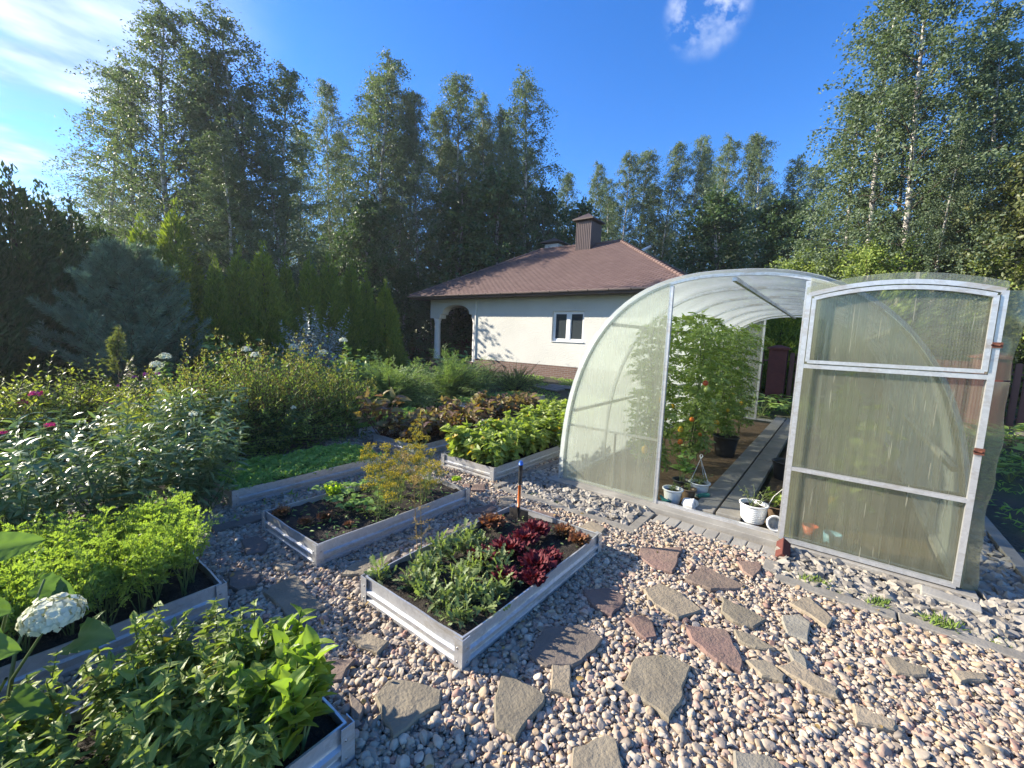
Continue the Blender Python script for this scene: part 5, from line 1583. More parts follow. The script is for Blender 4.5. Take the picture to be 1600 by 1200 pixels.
# hydrangeas
def hydrangea(name, label, x, y, r, h, seed, heads, ns=75, nodes=6):
    gq = mk_bush(seed, r, h, ns, nodes, 'heart', .145, .115, .3, .1, 0, .1, 2, .12, .3)
    root = bush(name, label, 'hydrangea', x, y, gq, 'hydr', 'stem', group='white hydrangeas in the border')
    rng = np.random.default_rng(seed+7)
    t = gq[3]; t = t[np.argsort(-(t[:, 2]+.25*t[:, 0]/r))][:heads*3]
    for q in t[rng.permutation(len(t))[:heads]]:
        Fl = Geo(); flower_ball(Fl, rng, q+[0, 0, .06], .085, 130, .034); Fl.build('flower_head', MAT['petal_white'], root)
for sd, x, d, r, h, nh, lb in ((161, 415, 9.8, .8, 1.32, 2, 'hydrangea with white heads right above the tallest spirea'), (162, 480, 10.3, .95, 1.42, 3, 'broad hydrangea with a white head in front of the grey leaved shrub'), (163, 555, 10.9, .9, 1.30, 1, 'hydrangea above the junipers in front of the conifers'),
                               (164, 342, 10.0, .42, 1.58, 0, 'narrow upright hydrangea standing clear against the dark pine'), (165, 258, 9.2, .5, .98, 2, 'low shaded hydrangea with a white head beside the pine'), (166, 715, 12.2, .8, 1.2, 0, 'hydrangea growing in front of the porch columns'), (167, 650, 11.8, .6, .9, 0, 'low hydrangea left of the porch in front of the red pillar')):
    p = polar(x, 560, d)
    hydrangea('hydrangea', lb, p[0], p[1], r, h, sd, nh)
# the hydrangea close to the camera
near = empty('hydrangea', (-2.32, -.05, 0), 'near hydrangea at the left edge with one large white flower head and broad leaves', 'hydrangea')
rng = np.random.default_rng(171)
S, L = Geo(), Geo()
o3 = np.array([-2.32, -.05, 0])
def rp3(x, y, t): return ray(x, y)*t+np.array([0, 0, EYE])-o3
head = rp3(82, 962, 1.46)
hubs = [(head-[0.02, 0.02, .05]), rp3(15, 940, 1.36), rp3(10, 1060, 1.25), rp3(5, 1160, 1.2), rp3(-40, 900, 1.4), rp3(70, 905, 1.75), rp3(-30, 1010, 1.2)]
for hb in hubs:
    S.tube([np.array([hb[0]*.15, hb[1]*.15, -.05]), hb*np.array([.45, .5, .6]), hb], [.008, .006, .004], 6, 0, True, False)
LV = [(150, 1000, 1.45, 60, -15), (-10, 925, 1.33, 80, 40), (-20, 1000, 1.28, 90, 30), (-15, 1060, 1.22, 85, 40), (-20, 1115, 1.2, 80, 35), (20, 1150, 1.2, 40, 70), (-10, 1180, 1.16, 60, 20), (5, 862, 1.42, 60, -8), (75, 905, 1.75, 30, 30), (95, 915, 1.8, 60, 5), (55, 915, 1.78, -60, 20), (-30, 960, 1.3, 70, 50), (45, 1085, 1.3, 60, 30), (-25, 1140, 1.3, 60, 55)]
for i, (x, y, t, dx, dyy) in enumerate(LV):
    P = rp3(x-dx*.5, y+dyy*.3, t)
    D = CR*dx-CU*dyy*.8+(-_fw)*rng.normal()*25
    Nn = UP*.75+(-_fw)*.8+rng.normal(size=3)*.35
    s = (.115+.04*rng.random())
    add_leaves(L, 'fine_heart', P[None], D[None], Nn[None], s, s*.78, rng, .10, .22)
S.build('stems', MAT['stem'], near); L.build('leaves', MAT['hydr_big'], near)
Fl = Geo(); flower_ball(Fl, rng, (0, 0, 0), .076, 420, .026, .75); Fl.build('flower_head', MAT['petal_white'], near, tuple(head))
# silver leaved shrub
p = polar(492, 500, 13.2)
bush('silver_shrub', 'open shrub with grey green silvery leaves in front of the conifers', 'shrub', p[0], p[1], mk_bush(181, 1.25, 2.25, 130, 13, 'oval', .11, .05, .45, .4, 0, .25), 'silver')

# tomatoes -------------------------------------------------------------------------
def mk_tomato(seed, H=1.85):
    rng = np.random.default_rng(seed); S, L = Geo(), Geo()
    for k in range(2):
        z = np.linspace(0, H*(1-.08*k), 9)
        P = np.column_stack([.05*np.sin(z*3+k*2)+.06*k*z, .05*np.cos(z*2.3+k), z])
        S.tube(P, np.linspace(.009, .004, 9), 5, 0, True, False)
        n = 30
        zi = .12*H+(.9*H)*(np.arange(n)+rng.random(n)*.5)/n
        a = np.arange(n)*2.4+rng.random(n)+k
        b = np.column_stack([np.interp(zi, z, P[:, 0]), np.interp(zi, z, P[:, 1]), np.minimum(zi, H)])
        ln = (.20+.10*rng.random(n))*np.where(zi < .3*H, .7, 1)
        t = b+np.column_stack([np.cos(a)*ln, np.sin(a)*ln, .03-.10*rng.random(n)])
        compound(rng, S, L, b, t, 5, .085, 3, 'oval', .085, .042, start=.3, sag=.1, r=.003, taper=.2)
    return S, L
TG = 'tomato plants in the greenhouse'
TP = [mk_tomato(200+i) for i in range(3)]
TM = {}
TL = [(-1.62, 4.75, 'tomato plant nearest the left door post with long yellow fruit'), (-1.33, 5.35, 'tomato plant with orange and yellow fruit beside the walkway'), (-1.85, 5.3, 'tomato plant seen through the frosted front sheet of the greenhouse'),
      (-1.42, 6.0, 'tomato plant with a bright orange fruit in front of the black bucket'), (-1.95, 6.2, 'tomato plant behind the frosted front sheet, second from the front'), (-1.30, 6.75, 'tomato plant rising above the black bucket'), (-1.75, 7.0, 'tomato plant in the inner row behind the bucket plant'),
      (-1.35, 7.6, 'tomato plant farther along the walkway with only green fruit'), (-1.7, 8.2, 'tomato plant near the rear of the greenhouse, inner row'), (-1.35, 8.5, 'last tall tomato plant along the walkway')]
for i, (x, y, lb) in enumerate(TL):
    S, L = TP[i % 3]
    root = empty('tomato_plant', (x, y, .01), lb, 'tomato plant', TG, i*1.3)
    if i < 3:
        a = S.build('stems', MAT['stem'], root); b = L.build('leaves', MAT['tomato'], root); TM[i] = (a, b)
    else:
        for q in TM[i % 3]:
            c = q.copy(); C.objects.link(c); c.parent = root
    root.scale = (1.0, 1.0, 1+.04*math.sin(i*2.3))
    rng = np.random.default_rng(300+i)
    root_i = root
    kinds = {0: ['tom_yellow', 'tom_green', 'tom_green', 'tom_green', 'tom_yellow'], 1: ['tom_orange', 'tom_yellow', 'tom_orange', 'tom_green', 'tom_green', 'tom_red'], 3: ['tom_orange', 'tom_yellow', 'tom_green', 'tom_green']}.get(i, ['tom_green', 'tom_green', 'tom_yellow'])
    for k, m in enumerate(kinds):
        g = Geo()
        lg = 1.7 if (i == 0 and m == 'tom_yellow') else 1.0
        r = .028+.008*rng.random()
        prof = [(r*math.sin(v)*(1-.08*(v < .4)), -r*lg*math.cos(v)) for v in np.linspace(.02, math.pi-.02, 11)]
        g.lathe(prof, n=14)
        # fruit hangs towards the walkway side
        az = -.9+rng.normal()*.6-i*1.3
        rr = .2+.06*rng.random()
        g.build('tomato', MAT[m], root, (math.cos(az)*rr, math.sin(az)*rr, .35+.14*k+.4*rng.random()*(m == 'tom_green')+.05))
# right hand row behind the door
def mk_cuke(seed):
    rng = np.random.default_rng(seed); S, L = Geo(), Geo()
    n = 8
    b = disc(rng, n, .04); t = disc(rng, n, .28); t[:, 2] = .6+.7*rng.random(n)
    shoots(rng, S, L, b, t, 8, 'heart', .12, .11, .2, .2, .1, .3, 0, 2, .005, .2)
    return plant('pepper_plant', '', 'pepper plant', [('stems', S, MAT['stem']), ('leaves', L, MAT['bean'])])
rng = np.random.default_rng(31)
multiply([mk_cuke(i) for i in (1, 2)], [(.15, 4.75, .01), (.05, 5.5, .01), (.25, 6.2, .01), (.0, 7.0, .01), (.2, 7.8, .01), (.1, 8.8, .01)],
         [f'bushy yellow green plant blurred behind the door sheet, {q}' for q in ('closest to the door', 'second from the door', 'third from the door', 'fourth from the door', 'fifth from the door', 'farthest from the door')], 'plants behind the door sheet', rng, .9, 1.05)
# pot plants
def potplant(label, loc, seed, n, rad, h, tpl, L_, W_, m, nodes=6, per=2, name='pot_plant'):
    rng = np.random.default_rng(seed); S, L = Geo(), Geo()
    t = disc(rng, n, rad); t[:, 2] = h*(.6+.5*rng.random(n))
    shoots(rng, S, L, disc(rng, n, .03), t, nodes, tpl, L_, W_, .3, .3, .12, .25, 0.05, per, .003, .3)
    return plant(name, label, 'pot plant', [('stems', S, MAT['stem']), ('leaves', L, MAT[m])], loc, 'plants in the greenhouse pots')
potplant('leggy plant with small leaves in the ribbed white pot', (-.465, 4.17, .19), 1, 10, .16, .16, 'oval', .034, .015, 'olive_leaf', 5, 1)
potplant('low plant in the plain white pot', (-1.17, 4.20, .135), 2, 8, .08, .07, 'rh', .03, .012, 'dill', 5)
potplant('trailing plant in the white hanging pot', (-1.02, 4.60, .135), 3, 12, .14, .10, 'rh', .04, .012, 'dill', 6)
potplant('upright plant with broad leaves in the black pot', (-1.20, 4.60, .12), 4, 6, .08, .30, 'oval', .12, .045, 'straw', 4)
potplant('bright green plant behind the door frame', (-.33, 4.45, .13), 5, 9, .10, .17, 'oval', .055, .035, 'bean', 5)
potplant('bushy seedling plant in the large black bucket', (-1.16, 6.55, .26), 6, 12, .16, .22, 'oval', .07, .035, 'tomato', 5)
potplant('thin seedling in the small brown pot', (-1.075, 4.42, .10), 7, 5, .05, .12, 'rh', .035, .012, 'dill', 5)

# vegetable plants beyond the greenhouse and to its right
def mk_squash(seed):
    rng = np.random.default_rng(seed); S, L = Geo(), Geo()
    n = 16
    t = disc(rng, n, .42); t[:, 2] = .18+.22*rng.random(n)
    for e_ in t:
        S.tube([e_*.1, e_*[.5, .5, .7], e_], .005, 4, 0, True, False)
    add_leaves(L, 'heart', t, np.column_stack([t[:, :2]+rng.normal(size=(n, 2))*.1, np.full(n, .02)]), UP+rng.normal(size=(n, 3))*.2, .19, .18, rng, .08, .2)
    return plant('squash_plant', '', 'squash plant', [('stalks', S, MAT['stem']), ('leaves', L, MAT['squash'])])
rng = np.random.default_rng(33)
psq = [mk_squash(1), mk_squash(2)]
multiply(psq, fill(-3.2, .4, 10.7, 12.8, 5, 3, 0, rng), 'broad leaved squash plant on the ground beyond the far end of the greenhouse', 'squash plants beyond the greenhouse', rng)
multiply([copy_tree(psq[0])], fill(1.5, 5.0, 7.6, 12.4, 5, 6, 0, rng), 'low leafy plant in the shade right of the greenhouse', 'shaded plants right of the greenhouse', rng, .6, .9)
for i, (x, y, lb) in enumerate(((-.16, 3.42, 'grass tuft at the corner between the brick and the edging'), (.02, 3.40, 'grass tuft among the crushed stone under the left of the door'), (.17, 3.385, 'grass tuft under the middle of the door'), (.33, 3.38, 'wide grass tuft before the door middle'), (.42, 3.375, 'grass tuft at the joint of the two edging strips'),
                                (.62, 3.37, 'thick grass tuft in front of the pale grey block'), (.72, 3.365, 'grass tuft right of the pale grey block'), (.86, 3.37, 'grass tuft beyond the end of the door'), (1.0, 3.36, 'last grass tuft along the edging to the right'), (-2.3, 3.40, 'grass tuft on the edging by the greenhouse corner'), (-2.0, 3.395, 'small grass tuft along the edging before the frosted sheet'))):
    if i in (0, 1, 2):
        rng = np.random.default_rng(i); g = Geo(); k = 130
        P = disc(rng, k, .055)+UP*.02; P[:, 0] *= 1.6
        add_leaves(g, 'rh', P, rng.normal(size=(k, 3))*.5+UP, rv(rng, k), .04+.03*rng.random(k), .0045, rng, .1, .4)
        o = g.build('grass_tuft', MAT['grass']); 
        if i == 0: tuft = []
        tuft.append(o)
    else:
        o = tuft[i % 3].copy(); C.objects.link(o)
    o.location = (x, y, 0); o.rotation_euler[2] = (i % 4)*.3; k = (.5, 1.0, .6, .9, .45, 1.1, .55, .7, .4, .6, .5)[i]; o.scale = (k, k, k*.9)
    tag(o, lb, 'grass tuft', 'grass tufts along the edging')
rng = np.random.default_rng(78); L = Geo(); x, y, k = FALLEN
D = rv(rng, k); D[:, 2] *= .25
add_leaves(L, 'oval', np.column_stack([x, y, .045+.012*rng.random(k)]), D, UP+rng.normal(size=(k, 3))*.35, .018+.022*rng.random(k), .013+.01*rng.random(k), rng, .2, .3)
tag(L.build('fallen_leaves', MAT['dill_dry']), 'small dry fallen leaves scattered over the gravel', None, None, 'stuff')
# low weeds covering the open ground of the garden
rng = np.random.default_rng(35); L = Geo()
for (x0, x1, y0, y1, k) in ((-10, -2.9, 8.2, 14.2, 9000), (-9, -6.4, 3.0, 9, 3000), (1.3, 6, 5, 13, 6000), (-8.5, -3.6, -2, 2.9, 3500), (-3.2, 1.2, 10.2, 13, 3000)):
    x = x0+(x1-x0)*rng.random(k); y = y0+(y1-y0)*rng.random(k)
    keep = (np.sin(x*2.1)*np.cos(y*1.7)+.5*np.sin(x*5+y*4)) > -.35
    for b in BL:
        keep &= ~((x > b[0]) & (x < b[1]) & (y > b[2]) & (y < b[3]))
    x, y = x[keep], y[keep]; m = len(x)
    D = rv(rng, m); D[:, 2] = np.abs(D[:, 2])*.8+.1
    add_leaves(L, 'rh', np.column_stack([x, y, np.full(m, -.02)+.04*rng.random(m)]), D, UP+rng.normal(size=(m, 3))*.6, .05+.06*rng.random(m), .02, rng)
tag(L.build('weeds', MAT['cover']), 'low weeds on the open garden soil', None, None, 'stuff')

# ------------------------------------------------------------------ conifers
MAT['hedge'] = leafmat('shaded_thuja_leaf', (.018, .044, .012), (.036, .066, .018), .18, .55, .25, tw=(1.3, 1.3, .4))  # darker copy of the thuja leaf: the hedge's shade is put into its colour
def mk_thuja(seed, H=4.0, Rr=.78, n=19000, leaf='thuja'):
    rng = np.random.default_rng(seed); T, L = Geo(), Geo()
    T.tube([(0, 0, -.1), (0, 0, H*.5), (0, 0, H*.93)], [.07, .045, .01], 6, 0, True, False)
    t = 1-np.sqrt(1-rng.random(n)*.995)
    az = rng.random(n)*6.283
    prof = np.minimum(1, (t+.05)/.16)**.6*(1-t)**.85
    lump = 1+.15*np.sin(az*3+t*9+seed)+.13*np.sin(az*5-t*17+seed*2)+.11*np.sin(az*11+t*37)+.08*np.sin(az*17-t*61)
    dep = 1-.45*rng.random(n)**2.2
    r = Rr*prof*lump*dep+.02
    P = np.column_stack([r*np.cos(az), r*np.sin(az), t*H])
    O = np.column_stack([np.cos(az), np.sin(az), np.zeros(n)])
    D = O*.55+UP*.95+rng.normal(size=(n, 3))*.28
    tang = np.column_stack([-np.sin(az), np.cos(az), np.zeros(n)])
    add_leaves(L, 'rh', P, D, O*.5+tang*rng.normal(size=(n, 1))+rng.normal(size=(n, 3))*.2, (.07+.13*rng.random(n)**2), .036, rng, .08, .12)
    # leader shoots on the top
    k = 60
    P = np.column_stack([rng.normal(size=(k, 2))*.05, H*(.93+.10*rng.random(k))]); add_leaves(L, 'rh', P, UP+rng.normal(size=(k, 3))*.3, rv(rng, k), .12, .03, rng)
    return plant('thuja', '', 'thuja', [('trunk', T, MAT['twig']), ('crown', L, MAT[leaf])])
TH = [mk_thuja(1), mk_thuja(2, 4.0, .85), mk_thuja(3, 4.0, .65)]
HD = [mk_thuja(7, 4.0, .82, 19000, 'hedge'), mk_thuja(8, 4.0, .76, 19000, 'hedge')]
uh = set()
def put(protos, used, i, x, y, h, h0, label, group, wide=1.0, rz=None):
    o = protos[i] if i not in used else copy_tree(protos[i])
    used.add(i)
    k = h/h0
    o.location = (x, y, 0); o.scale = (k*wide, k*wide, k)
    o.rotation_euler = (0, 0, rz if rz is not None else x*7.1+y*3.3)
    o['label'] = label; o['group'] = group
    return o
used = set()
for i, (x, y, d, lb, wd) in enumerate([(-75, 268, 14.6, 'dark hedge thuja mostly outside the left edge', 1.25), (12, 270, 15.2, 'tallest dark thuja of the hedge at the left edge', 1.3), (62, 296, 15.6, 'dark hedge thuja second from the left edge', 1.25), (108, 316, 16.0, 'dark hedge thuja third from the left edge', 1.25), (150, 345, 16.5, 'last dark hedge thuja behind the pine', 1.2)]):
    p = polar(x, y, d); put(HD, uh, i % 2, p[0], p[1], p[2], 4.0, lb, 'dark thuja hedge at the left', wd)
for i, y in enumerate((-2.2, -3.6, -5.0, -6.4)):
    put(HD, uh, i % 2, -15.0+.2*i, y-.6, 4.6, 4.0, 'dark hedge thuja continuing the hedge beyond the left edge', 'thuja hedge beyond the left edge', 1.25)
for i, (x, y, d, lb, wd) in enumerate([(272, 322, 17.0, 'tall single thuja between the pine and the cone shaped conifers', 1.15), (218, 345, 17.0, 'thuja half hidden behind the pine', 1.1), (335, 405, 15.0, 'thuja at the left end of the bright tipped group', 1.0), (372, 392, 15.4, 'bright tipped thuja second in the group behind the hydrangeas', 1.1), (410, 385, 15.6, 'tallest bright tipped thuja behind the hydrangeas', 1.15),
                                   (446, 408, 16.0, 'thuja left of the grey leaved shrub', 1.0), (482, 402, 16.2, 'thuja directly above the grey leaved shrub', 1.05), (513, 402, 16.5, 'thuja just right above the grey leaved shrub', 1.1), (548, 410, 16.8, 'thuja third from the house porch', 1.1), (572, 432, 17.0, 'narrow thuja second from the house porch', .9), (602, 442, 17.2, 'bright conical thuja standing closest to the house porch', 1.1)]):
    p = polar(x, y, d); put(TH, used, i % 3, p[0], p[1], p[2], 4.0, lb, 'cone shaped thujas behind the border', wd)
for i, (x, h) in enumerate(((-2.6, 3.2), (-1.5, 3.4), (-.3, 3.1))):
    put(TH, used, i % 3, x, 15.6, h, 4.0, ['thuja seen through the far doorway at its left', 'thuja in the middle behind the greenhouse far doorway', 'thuja behind the right end of the greenhouse roof'][i], 'thujas behind the greenhouse', 1.4)
q = polar(183, 533, 8.2)
rng = np.random.default_rng(41); S, L = Geo(), Geo()
n = 34; b = np.column_stack([np.zeros((n, 2)), .15+1.05*rng.random(n)]); a = rng.random(n)*6.28; ln = .30*(1.3-b[:, 2])
compound(rng, S, L, b, b+np.column_stack([np.cos(a)*ln, np.sin(a)*ln, .25+.1*rng.random(n)]), 6, .08, 5, 'rh', .05, .018, start=.3, r=.004)
S.tube([(0, 0, 0), (0, 0, 1.4)], [.015, .004], 5, 0, True, False)
plant('thuja_sapling', 'thin young thuja sapling rising above the weigelas', 'sapling', [('stem', S, MAT['twig']), ('sprays', L, MAT['olive_leaf'])], (q[0], q[1], 0), None, 0, 1.0)

def mk_pine(seed, H=2.9, Rr=1.5):
    rng = np.random.default_rng(seed); T, L = Geo(), Geo()
    T.tube([(0, 0, -.1), (.03, 0, H*.5), (0, 0, H*.97)], [.08, .05, .012], 8, 0, True, False)
    tw = []
    for i in range(135):
        z = H*(.02+.94*(i+rng.random())/135)
        a = i*2.4+rng.normal()*.3
        ln = Rr*min(1, .55+2.2*z/H)*(1-(z/H))**.75*(.6+.55*rng.random())+.12
        b = np.array([0, 0, z])
        s_ = np.linspace(0, 1, 6)
        B = b+np.array([math.cos(a), math.sin(a), 0])*(ln*s_)[:, None]+UP*(ln*(.05*s_+.42*s_**2.2))[:, None]+rng.normal(size=(6, 3))*.025
        T.tube(B, np.linspace(.014, .004, 6), 4, 0, True, False)
        tw.append((B[-2], nrm((B[-1]-B[-2]+UP*.06)[None])[0], .28))
        side = np.array([-math.sin(a), math.cos(a), 0])
        for k in range(int(4+ln*8)):
            f = .25+.7*rng.random()
            q = np.array([np.interp(f, s_, B[:, c]) for c in range(3)])
            d = nrm((np.array([math.cos(a), math.sin(a), 0])*.5+side*rng.choice([-1, 1])*(.4+.5*rng.random())+UP*(.55+.5*rng.random()))[None])[0]
            tw.append((q, d, .16+.22*rng.random()))
    for q, d, ln in tw:
        T.tube([q, q+d*ln], [.004, .003], 3, 0, True, False)
        m = 66
        f = rng.random(m)
        P = q+d*(ln*f)[:, None]
        out_ = rv(rng, m)
        D = out_*.8+d*(.55+.5*f)[:, None]
        add_leaves(L, 'rh', P, D, rv(rng, m), .085+.05*rng.random(m), .010, rng, 0, .1, 0, np.full(m, rng.random()**1.5*.7)+.3*rng.random(m))
    return T, L
p = polar(193, 376, 13.0)
T, L = mk_pine(51, p[2]-.2, 1.7)
plant('pine', 'bushy blue green pine standing in front of the dark thuja hedge', 'pine', [('trunk', T, MAT['pine_bark']), ('needles', L, MAT['pine'])], (p[0], p[1], 0))

# ------------------------------------------------------------------ the wood behind
def mk_birch(seed, H=14.0, Rr=2.0, base=.2, nbr=66, leaf=.085, leafmat_='birch_leaf', droop=1.0, wide=.7, name='birch_tree', nl=48):
    rng = np.random.default_rng(seed); T, L = Geo(), Geo()
    z = np.linspace(0, 1, 12)
    lean = rng.normal(size=2)*.25
    P = np.column_stack([lean[0]*z+.16*np.sin(z*5+seed), lean[1]*z+.16*np.cos(z*4+seed), z*H]); P[0, :2] = 0
    P[0, 2] = -.2
    T.tube(P, .105*(1-z)**.8+.008, 8, 0, True, False)
    Pl, Dl, Ll = [], [], []
    for i in range(nbr):
        t = base+(.99-base)*((i+rng.random())/nbr)
        b = np.array([np.interp(t, z, P[:, 0]), np.interp(t, z, P[:, 1]), t*H])
        u = (t-base)/(1-base)
        ln = (Rr*1.1*(1-u)**wide*min(1, (u+.10)/.3)**.5+.13)*(.5+.7*rng.random())
        a = i*2.4+rng.normal()*.4
        el = .65+.45*u
        h = np.array([math.cos(a), math.sin(a), 0])
        s = np.linspace(0, 1, 5)
        B = b+h*(ln*s)[:, None]+UP*(ln*math.tan(el)*(s-.45*droop*s**2.2))[:, None]*.9
        B[:, 2] = np.minimum(B[:, 2], H*(1.0+.02*s))
        T.tube(B, np.linspace(.022, .006, 5)*(1.3-u*.7), 4, 1, True, False)
        for k in range(7):
            f = .25+.75*(k+rng.random())/7
            p0 = np.array([np.interp(f, s, B[:, c]) for c in range(3)])
            d = nrm((h*.5+rng.normal(size=3)*.6+UP*(.35-.2*droop))[None])[0]
            tl = (.6+.75*rng.random())*(.8+.4*Rr/2)*(1-.5*u)
            m = nl
            q = rng.random(m)
            X = p0+d*(q*tl)[:, None]-UP*(droop*.75*q**1.6*tl)[:, None]+rng.normal(size=(m, 3))*(.03+.07*q[:, None])
            Pl.append(X); Dl.append(rng.normal(size=(m, 3))*.7-UP*.5*droop+d*.3)
    Pl = np.vstack(Pl); Dl = np.vstack(Dl); m = len(Pl)
    add_leaves(L, 'rh', Pl, Dl, rv(rng, m), leaf*(.7+.6*rng.random(m)), leaf*.62, rng, .1, .15)
    root = plant(name, '', 'birch' if name == 'birch_tree' else 'tree', [('crown', L, MAT[leafmat_])])
    T.build('trunk', [MAT['bark'], MAT['twig']], root)
    return root
BI = [mk_birch(1), mk_birch(2, Rr=1.7, base=.26), mk_birch(3, Rr=2.2, base=.16), mk_birch(4, Rr=1.5, base=.3, wide=.6), mk_birch(5, Rr=1.9, base=.22, wide=.9)]
ub = set()
FR = [(150, 108, 25, 2, 1.2, 'birch leaning out at the left end of the wood above the hedge'), (198, 110, 22, 1, .9, 'birch just left of the tallest one, behind the pine'), (245, 2, 20.5, 0, 1.3, 'tallest birch of the left wood reaching the top edge'), (292, 62, 20.5, 4, .9, 'birch crowding the right side of the tallest one'), (338, 85, 19.5, 3, 1.0, 'narrow birch between the two tallest left crowns'),
      (396, 44, 19, 2, 1.4, 'full tall birch with a rounded dark crown beside the slender one'), (440, 105, 18.5, 0, 1.2, 'birch at the right flank of the full dark crown'),
      (510, 128, 29, 3, .75, 'slender pointed birch standing apart in a gap of the wood'), (560, 120, 28, 2, 1.1, 'broad dark birch with a pale trunk right of the gap'), (603, 95, 26, 1, 1.2, 'light topped birch highest in the middle wood'), (655, 135, 26.5, 4, .9, 'birch with a pale feathery top right of the highest middle one'), (690, 170, 28, 0, .9, 'birch in the dip of the middle wood'), (718, 122, 27, 3, 1.1, 'spiky topped birch left of the forked top'), (757, 150, 28, 1, .8, 'narrow birch top between the spiky top and the rounded crown'), (800, 168, 27, 4, .9, 'birch left of the rounded crown at the end of the middle wood'), (838, 138, 26, 2, 1.1, 'rounded birch closing the middle wood above the house roof'),
      (888, 272, 34, 3, .9, 'small birch just right of the gap above the chimney'), (935, 258, 36, 1, .8, 'birch right above the house chimney'), (982, 240, 35, 0, .9, 'birch behind the roof ridge'), (1012, 236, 36, 3, 1.0, 'birch with a pale trunk behind the roof hip'), (1048, 222, 35, 4, .95, 'birch left of the twin tops in the far wood'), (1082, 214, 35, 2, .85, 'birch forming the left of the far twin tops'), (1103, 232, 37, 1, .8, 'birch at the right edge of the far gap'), (1140, 216, 34, 0, .9, 'windblown birch right of the far gap'), (1168, 212, 34, 4, .8, 'windblown birch above the greenhouse ridge'), (1202, 206, 33, 2, .9, 'highest windblown birch above the greenhouse door'), (1243, 248, 35, 1, .9, 'lower birch behind the top corner of the door'), (1278, 262, 37, 3, 1.1, 'last birch of the far wood before the tall right ones'),
      (1395, -40, 17.5, 2, 1.2, 'tall near birch with a white trunk above the door'), (1470, -70, 17.0, 0, 1.25, 'tallest near birch cut by the top edge'), (1345, 150, 19, 3, 1.3, 'shorter near birch left of the two tall ones'), (1545, 20, 19.5, 1, 1.2, 'near birch right of the tallest pair'), (1600, 40, 18, 4, 1.3, 'near birch at the right edge of the photo'), (1560, 120, 19.0, 2, 1.1, 'lower near birch between the tall pair and the right edge'), (1430, 130, 20.5, 4, 1.2, 'birch standing behind the two tall near birches'), (625, 150, 27, 4, 1.0, 'birch behind the highest middle one'), (470, 205, 27, 1, 1.0, 'lower birch in the gap left of the slender pointed one'), (320, 130, 19.6, 1, 1.2, 'birch filling the space behind the two tallest left crowns'), (370, 120, 18.6, 4, 1.2, 'birch behind the full dark crown'), (780, 190, 29, 2, 1.1, 'birch behind the narrow top in the middle wood'), (535, 215, 31, 4, 1.2, 'low birch filling the gap beside the slender pointed one'), (585, 205, 31, 2, 1.2, 'birch behind the broad dark one with the pale trunk'), (640, 220, 31, 0, 1.2, 'low birch between the two feathery tops'), (705, 225, 31, 3, 1.5, 'low birch in the dip of the middle wood'), (740, 215, 30, 2, 1.2, 'low birch under the spiky top'), (820, 230, 31, 0, 1.2, 'low birch left of the gap above the chimney'), (430, 200, 17.5, 2, 1.1, 'low birch under the right flank of the full dark crown'), (350, 210, 17.0, 1, 1.4, 'low birch in front of the two tallest crowns'), (1030, 290, 38, 4, 1.2, 'low birch behind the roof hip'), (1180, 290, 37, 2, 1.2, 'low birch above the greenhouse arch'), (960, 275, 38, 2, 1.1, 'low birch between the chimney and the roof ridge'), (1125, 255, 38, 2, 1.1, 'low birch in the far gap'), (1500, 190, 16.5, 0, .9, 'leaning birch with low branches above the fence')]
for x, y, d, v, wd, lb in FR:
    p = polar(x, y, d); put(BI, ub, v, p[0], p[1], p[2]/1.0, 14.0, lb, 'birches of the wood', wd)
rng = np.random.default_rng(61)
for i in range(46):
    az = R(82-99*(i+.5)/46)
    d = 30+13*rng.random()
    if az < R(33): d = 40+10*rng.random()
    if az > R(58): d = 38+8*rng.random()
    h = (9.5+3.5*rng.random())*(1.0 if az > R(33) else 1.15)
    put(BI, ub, int(rng.integers(5)), -math.sin(az)*d, math.cos(az)*d, h, 14.0, 'birch standing deep in the shaded wood, its crown merging with its neighbours', 'birches deep in the wood', 1.15)
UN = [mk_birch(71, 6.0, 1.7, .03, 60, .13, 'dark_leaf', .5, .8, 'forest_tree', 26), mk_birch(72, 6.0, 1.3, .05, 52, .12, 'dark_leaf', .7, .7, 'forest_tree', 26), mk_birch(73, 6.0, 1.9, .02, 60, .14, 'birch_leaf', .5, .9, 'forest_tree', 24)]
uu = set()
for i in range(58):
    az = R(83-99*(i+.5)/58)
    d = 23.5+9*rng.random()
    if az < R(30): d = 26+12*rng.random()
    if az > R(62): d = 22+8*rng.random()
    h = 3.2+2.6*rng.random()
    put(UN, uu, int(rng.integers(3)), -math.sin(az)*d, math.cos(az)*d, h, 6.0, 'dark young tree in the undergrowth of the wood', 'undergrowth of the wood', 1.25)
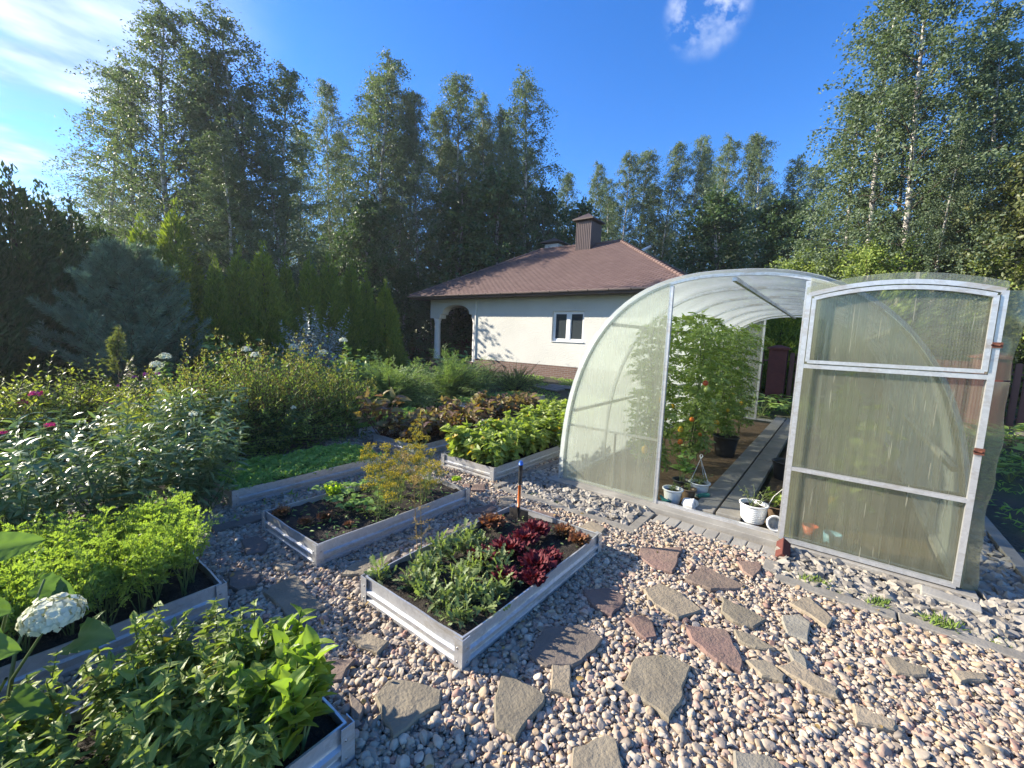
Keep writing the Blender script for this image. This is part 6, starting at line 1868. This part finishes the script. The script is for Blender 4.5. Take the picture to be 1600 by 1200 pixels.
for x, y, d, v, wd, lb in ((790, 280, 25, 1, 1.1, 'broad black green tree under the birches left of the chimney'), (715, 300, 25.5, 1, 1.2, 'dark tree in the middle of the wood above the porch'), (850, 310, 27, 1, .9, 'dark tree behind the left end of the roof ridge'), (575, 320, 24.5, 0, 1.0, 'dark tree below the broad birch with the pale trunk'), (1230, 330, 26, 0, 1.1, 'dark tree behind the greenhouse doorway'), (1265, 405, 18.5, 2, 1.0, 'light shrubby tree right above the door top corner'), (900, 330, 30, 1, 1.0, 'dark tree behind the chimney'), (1120, 320, 30, 1, 1.3, 'dark tree above the greenhouse ridge')):
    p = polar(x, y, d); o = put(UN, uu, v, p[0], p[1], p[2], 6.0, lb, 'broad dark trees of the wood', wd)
OL = [mk_birch(81, 6.0, 2.0, .04, 60, .105, 'olive_leaf', .9, .8, 'olive_tree', 34)]
uo = set()
for x, y, d, wd, lb in ((1625, 235, 17.0, .8, 'olive leaved tree filling the right edge above the fence'), (1530, 345, 17.5, 1.0, 'olive leaved low tree behind the top of the door'), (1420, 385, 18.5, 1.0, 'bushy olive green tree behind the door arch'), (1720, 200, 16.5, 1.0, 'olive tree mostly outside the right edge'), (1330, 392, 19, .9, 'olive green bush left of the white birch trunk')):
    p = polar(x, y, d); put(OL, uo, 0, p[0], p[1], p[2], 6.0, lb, 'olive leaved trees at the right', wd)

GB = [mk_birch(91, 6.0, 2.2, .02, 60, .10, 'mound', .5, .7, 'leafy_tree', 34)]
ug = set()
for x, y, h, lb in ((.6, 16.2, 4.4, 'fresh green tree behind the fence seen through the upper door pane'), (3.1, 16.4, 4.0, 'fresh green tree behind the sunlit fence at the right edge'), (-1.2, 18.0, 4.6, 'fresh green tree behind the red pillar and the greenhouse'), (5.4, 16.0, 3.9, 'fresh green tree behind the fence just outside the right edge')):
    put(GB, ug, 0, x, y, h, 6.0, lb, 'fresh green trees behind the fence', 1.1)

# ------------------------------------------------------------------ the air
g = Geo(); g.box(-62, 24, -14, 66, -1.1, 20)
hm = bpy.data.materials.new('haze'); hm.use_nodes = True
t = hm.node_tree; t.nodes.clear()
o_ = N(t, 'ShaderNodeOutputMaterial'); pv = N(t, 'ShaderNodeVolumePrincipled', Density=.0008, Anisotropy=.35)
pv.inputs['Color'].default_value = (.88, .93, 1, 1)
t.links.new(pv.outputs[0], o_.inputs['Volume'])
tag(g.build('haze', hm), kind='stuff')
